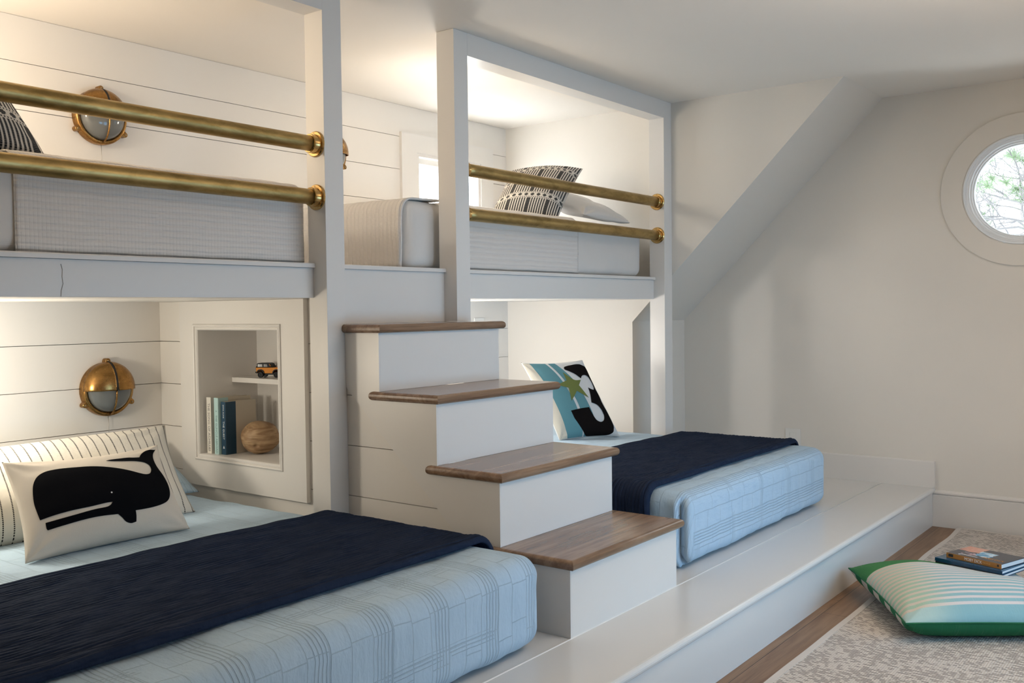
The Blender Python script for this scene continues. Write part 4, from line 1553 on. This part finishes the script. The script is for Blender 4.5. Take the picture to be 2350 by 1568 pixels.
ls = lambda a, b, n: [a + (b - a) * k / n for k in range(n + 1)]
bw_ = .024
slab(bm, ls(rx0, rx1 - bw_, NXr), ls(ry0, ry1 - bw_, NYr), rugz, .0004)
obj('rug_field', bm, M_rug, rg, smooth=False)
bm = BM()
slab(bm, ls(rx0, rx1, NXr), ls(ry1 - bw_, ry1, 3), lambda x, y: rugz(x, y) + .0015, .0004)
slab(bm, ls(rx1 - bw_, rx1, 3), ls(ry0, ry1 - bw_, NYr), lambda x, y: rugz(x, y) + .0015, .0004)
obj('rug_binding', bm, M_bind, rg, smooth=False)

# floor cushion: u across (front edge), v depth
A = Vector((1.108, -1.124, .088)); ad = Vector((.824, .566, 0)); bd = Vector((.566, -.824, 0))
LC = .672
def ufn(u, v, side):
    return ((v + 1) / 2 + (0 if side > 0 else 2), (u + 1) / 2)
# corners order: bl = front-left, br = front-right, tr = back-right, tl = back-left
pc = Pillow(A, A + bd * LC, A + bd * LC + ad * LC + Vector((0, 0, .004)), A + ad * LC + Vector((0, 0, .016)), .098, .077, .04, .0, 2.7, 9.2, .005)
pc.pb = 6.5
pc.dent = (Vector((1.79, -1.23)), .20, .022)
fc = thing('floor_cushion', (1.6, -1.2, .012), 'big square green and aqua striped cushion on the rug against the platform', 'floor cushion')
bm = pc.build(56, ufn)
obj('cushion_cover', bm, [M_cushion, M_cushion], fc, smooth=True)
bm = BM()
N = 30
ln = [(-1 + 2 * k / N) for k in range(N)]
loop = [(a, -1) for a in ln] + [(1, a) for a in ln] + [(-a, 1) for a in ln] + [(-1, -a) for a in ln]
P_ = [pc.f(a, b, 1) for a, b in loop]
tube(bm, P_ + [P_[0]], .003, 6, False)
o = obj('piping', bm, linen('green_piping', (.03, .16, .075)), fc, smooth=True)

def lying_book(name, label, c0, ang, L, D, z0, t, cover, spinec, group, pages, extra=None, cv=.0022):
    """c0 = near-left spine corner, spine runs along ang, pages go back"""
    b = thing(name, (c0[0], c0[1], z0), label, 'book', group, ang)
    # local: x along spine, y away from spine (depth)
    bm = BM()
    box(bm, 0, L, 0, D, 0, cv)
    box(bm, 0, L, 0, D, t - cv, t)
    obj('cover_boards', bm, cover, b, local=True, bevel=.0007)
    obj('spine', boxb(0, L, -.0022, 0, 0, t), spinec, b, local=True, bevel=.0008)
    obj('pages', boxb(.003, L - .003, .001, D - .004, cv + .0001, t - cv - .0001), pages, b, local=True)
    return b
M_pages = plain('white_pages', (.80, .80, .79), .8)
M_bluebk = plain('blue_book_gloss', (.008, .085, .175), .22)
M_bluebk2 = plain('blue_book_deep', (.006, .045, .105), .22)
M_bkblack = plain('black_book_spine', (.008, .010, .016), .3)
AB = math.atan2(-.263, -.074)
bz = .1620
BG = 'books lying on the floor cushion'
lying_book('book', 'dark blue hardcover at the bottom of the stack on the floor cushion', (1.716, -1.078), AB + .006, .272, .215, bz, .0128, M_bluebk2, M_bkblack, BG, M_pages)
lying_book('book', 'bright blue hardcover in the middle of the stack on the floor cushion', (1.720, -1.075), AB, .273, .215, bz + .0130, .0135, M_bluebk, M_bluebk2, BG, M_pages)
M_orange = plain('orange_spine', (.40, .17, .03), .35)
def moby_mat():
    m = NT('illustrated_cover', .25, (.02, .025, .04))
    x, y, z = m.xyz()
    n = m.noise(m.co(), 26, 4, .6, 1.)
    c = m.mix(m.noise(m.co(), 60, 2), (.012, .018, .030), (.03, .035, .06))
    # sunset patch at the far left, sea-blue shape at the far middle, pinkish crowd in front of it
    yy = m.M('ADD', y, m.M('MULTIPLY', m.M('SUBTRACT', n, .5), .03))
    xx = m.M('ADD', x, m.M('MULTIPLY', m.M('SUBTRACT', n, .5), .03))
    c = m.mix(m.M('MULTIPLY', m.M('GREATER_THAN', yy, .085), m.M('LESS_THAN', xx, .085)), c, m.mix(n, (.55, .16, .07), (.75, .45, .36)))
    c = m.mix(m.M('MULTIPLY', m.band(yy, .045, .125), m.band(xx, .085, .150)), c, m.mix(m.smooth(n, .4, .65), (.08, .30, .50), (.62, .78, .86)))
    c = m.mix(m.M('MULTIPLY', m.M('MULTIPLY', m.band(yy, .035, .075), m.band(xx, .04, .095)), m.smooth(n, .42, .58)), c, (.48, .33, .34))
    m.col(c)
    return m.m
mb = lying_book('book', 'small paperback-size volume with orange spine on top of the blue books', (1.745, -1.113), math.atan2(-.218, -.075), .230, .170, bz + .0268, .0200, moby_mat(), M_orange, BG, M_pages)
M_whiteink = plain('white_ink', (.85, .85, .82), .5)
M_blackink = plain('black_ink', (.02, .015, .012), .5)
M_oink = plain('orange_ink', (.55, .22, .03), .4)
def bt(name, body, size, org, xd, yd, mat, sx=1., sp=1.):
    o = text_mesh(name, body, size, (0, 0, 0), (1, 0, 0), (0, 1, 0), mat, None, .0002, 'LEFT', sx, sp)
    xd = Vector(xd); yd = Vector(yd); zd = xd.cross(yd)
    Mx = Matrix(((xd.x, yd.x, zd.x, org[0]), (xd.y, yd.y, zd.y, org[1]), (xd.z, yd.z, zd.z, org[2]), (0, 0, 0, 1)))
    o.data.transform(Mx)
    o.parent = mb
    return o
bt('spine_lettering', 'MOBY DICK', .0165, (.078, -.0025, .0100), (1, 0, 0), (0, 0, 1), M_whiteink, .82)
bt('spine_lettering', 'H. MELVILLE', .0075, (.146, -.0025, .0100), (1, 0, 0), (0, 0, 1), plain('tan_ink', (.62, .36, .10), .5))
bt('cover_lettering', 'MOBY DICK', .026, (.130, .040, .0202), (1, 0, 0), (0, 1, 0), M_oink, .62)
bm = BM(); box(bm, .010, .030, -.0027, -.0023, .006, .0175)
obj('spine_emblem', bm, M_blackink, mb, local=True)
bm = BM(); box(bm, .213, .220, -.0027, -.0023, .008, .016)
obj('spine_emblem', bm, M_blackink, mb, local=True)
bm = BM(); prism(bm, [(.045, .012), (.050, .022), (.115, .020), (.120, .024), (.048, .027), (.040, .018)], 'z', .0200, .0202)
obj('cover_art', bm, M_whiteink, mb, local=True)

# ------------------------------------------------------------------ light
def area(name, loc, rot, sx, sy, power, color, spread=180):
    l = bpy.data.lights.new(name, 'AREA')
    l.shape = 'RECTANGLE'
    l.size, l.size_y = sx, sy
    l.energy = power
    l.color = color
    l.spread = math.radians(spread)
    o = link(bpy.data.objects.new(name, l))
    o.location = loc
    o.rotation_euler = rot
    return o
def point(name, loc, r, power, color):
    l = bpy.data.lights.new(name, 'POINT')
    l.energy = power
    l.shadow_soft_size = r
    l.color = color
    o = link(bpy.data.objects.new(name, l))
    o.location = loc
    return o
COOL = (.26, .62, 1.0)
WARM = (1.0, .91, .76)
R90 = math.radians(90)
area('window_daylight_front', (.95, -2.90, .90), (R90 - math.radians(3), 0, 0), 2.5, .8, 10.5, COOL, 108)
area('added_fill_up', (.5, -1.9, 1.75), (math.pi, 0, 0), .5, .5, 16, (1., .84, .68), 150)  # added warm fill aimed upward to brighten the ceiling, no fixture behind it
area('added_fill_down', (1.5, -1.8, H - .01), (0, 0, 0), 1.0, .5, 2.5, (1., .89, .78))  # invented soft downward fill that warms the room, not an actual ceiling light
point('bunk_lamp_low_left', (-1.10, 1.28, .98), .08, 9.5, WARM)
point('bunk_lamp_low_right', (1.30, 1.40, .98), .08, 12.5, (1.0, .96, .91))
point('bunk_lamp_high_left', (-1.45, 1.20, 2.05), .08, 14, WARM)
point('bunk_lamp_high_right', (1.13, 1.0, 1.98), .05, 3.8, WARM)
area('window_daylight_back', (1.945, YW + .45, 1.85), (-R90, 0, 0), 1.0, 1.0, 50, (.95, .97, 1.))
wd = bpy.data.worlds.new('world')
scene.world = wd
wd.use_nodes = True
bgn = wd.node_tree.nodes['Background']
bgn.inputs[0].default_value = (.86, .94, 1., 1)
bgn.inputs[1].default_value = 3.2

# ------------------------------------------------------------------ camera
cam = bpy.data.cameras.new('camera')
co = link(bpy.data.objects.new('camera', cam))
yaw, pitch, roll = 0.6529, -0.0333, -0.0119
fw = Vector((math.cos(yaw) * math.cos(pitch), math.sin(yaw) * math.cos(pitch), math.sin(pitch)))
rt_ = Vector((math.sin(yaw), -math.cos(yaw), 0))
up = rt_.cross(fw)
r2 = rt_ * math.cos(roll) + up * math.sin(roll)
u2 = -rt_ * math.sin(roll) + up * math.cos(roll)
Mc = Matrix((r2, u2, -fw)).transposed()
co.matrix_world = Matrix.Translation((-2.4066, -2.0662, 1.2209)) @ Mc.to_4x4()
cam.sensor_width = 36
cam.sensor_fit = 'HORIZONTAL'
cam.lens = 2195.4 / 2350 * 36
cam.clip_start = .05
scene.camera = co
scene.view_settings.view_transform = 'Standard'
scene.view_settings.look = 'None'
scene.view_settings.exposure = 0.66
scene.view_settings.gamma = 1
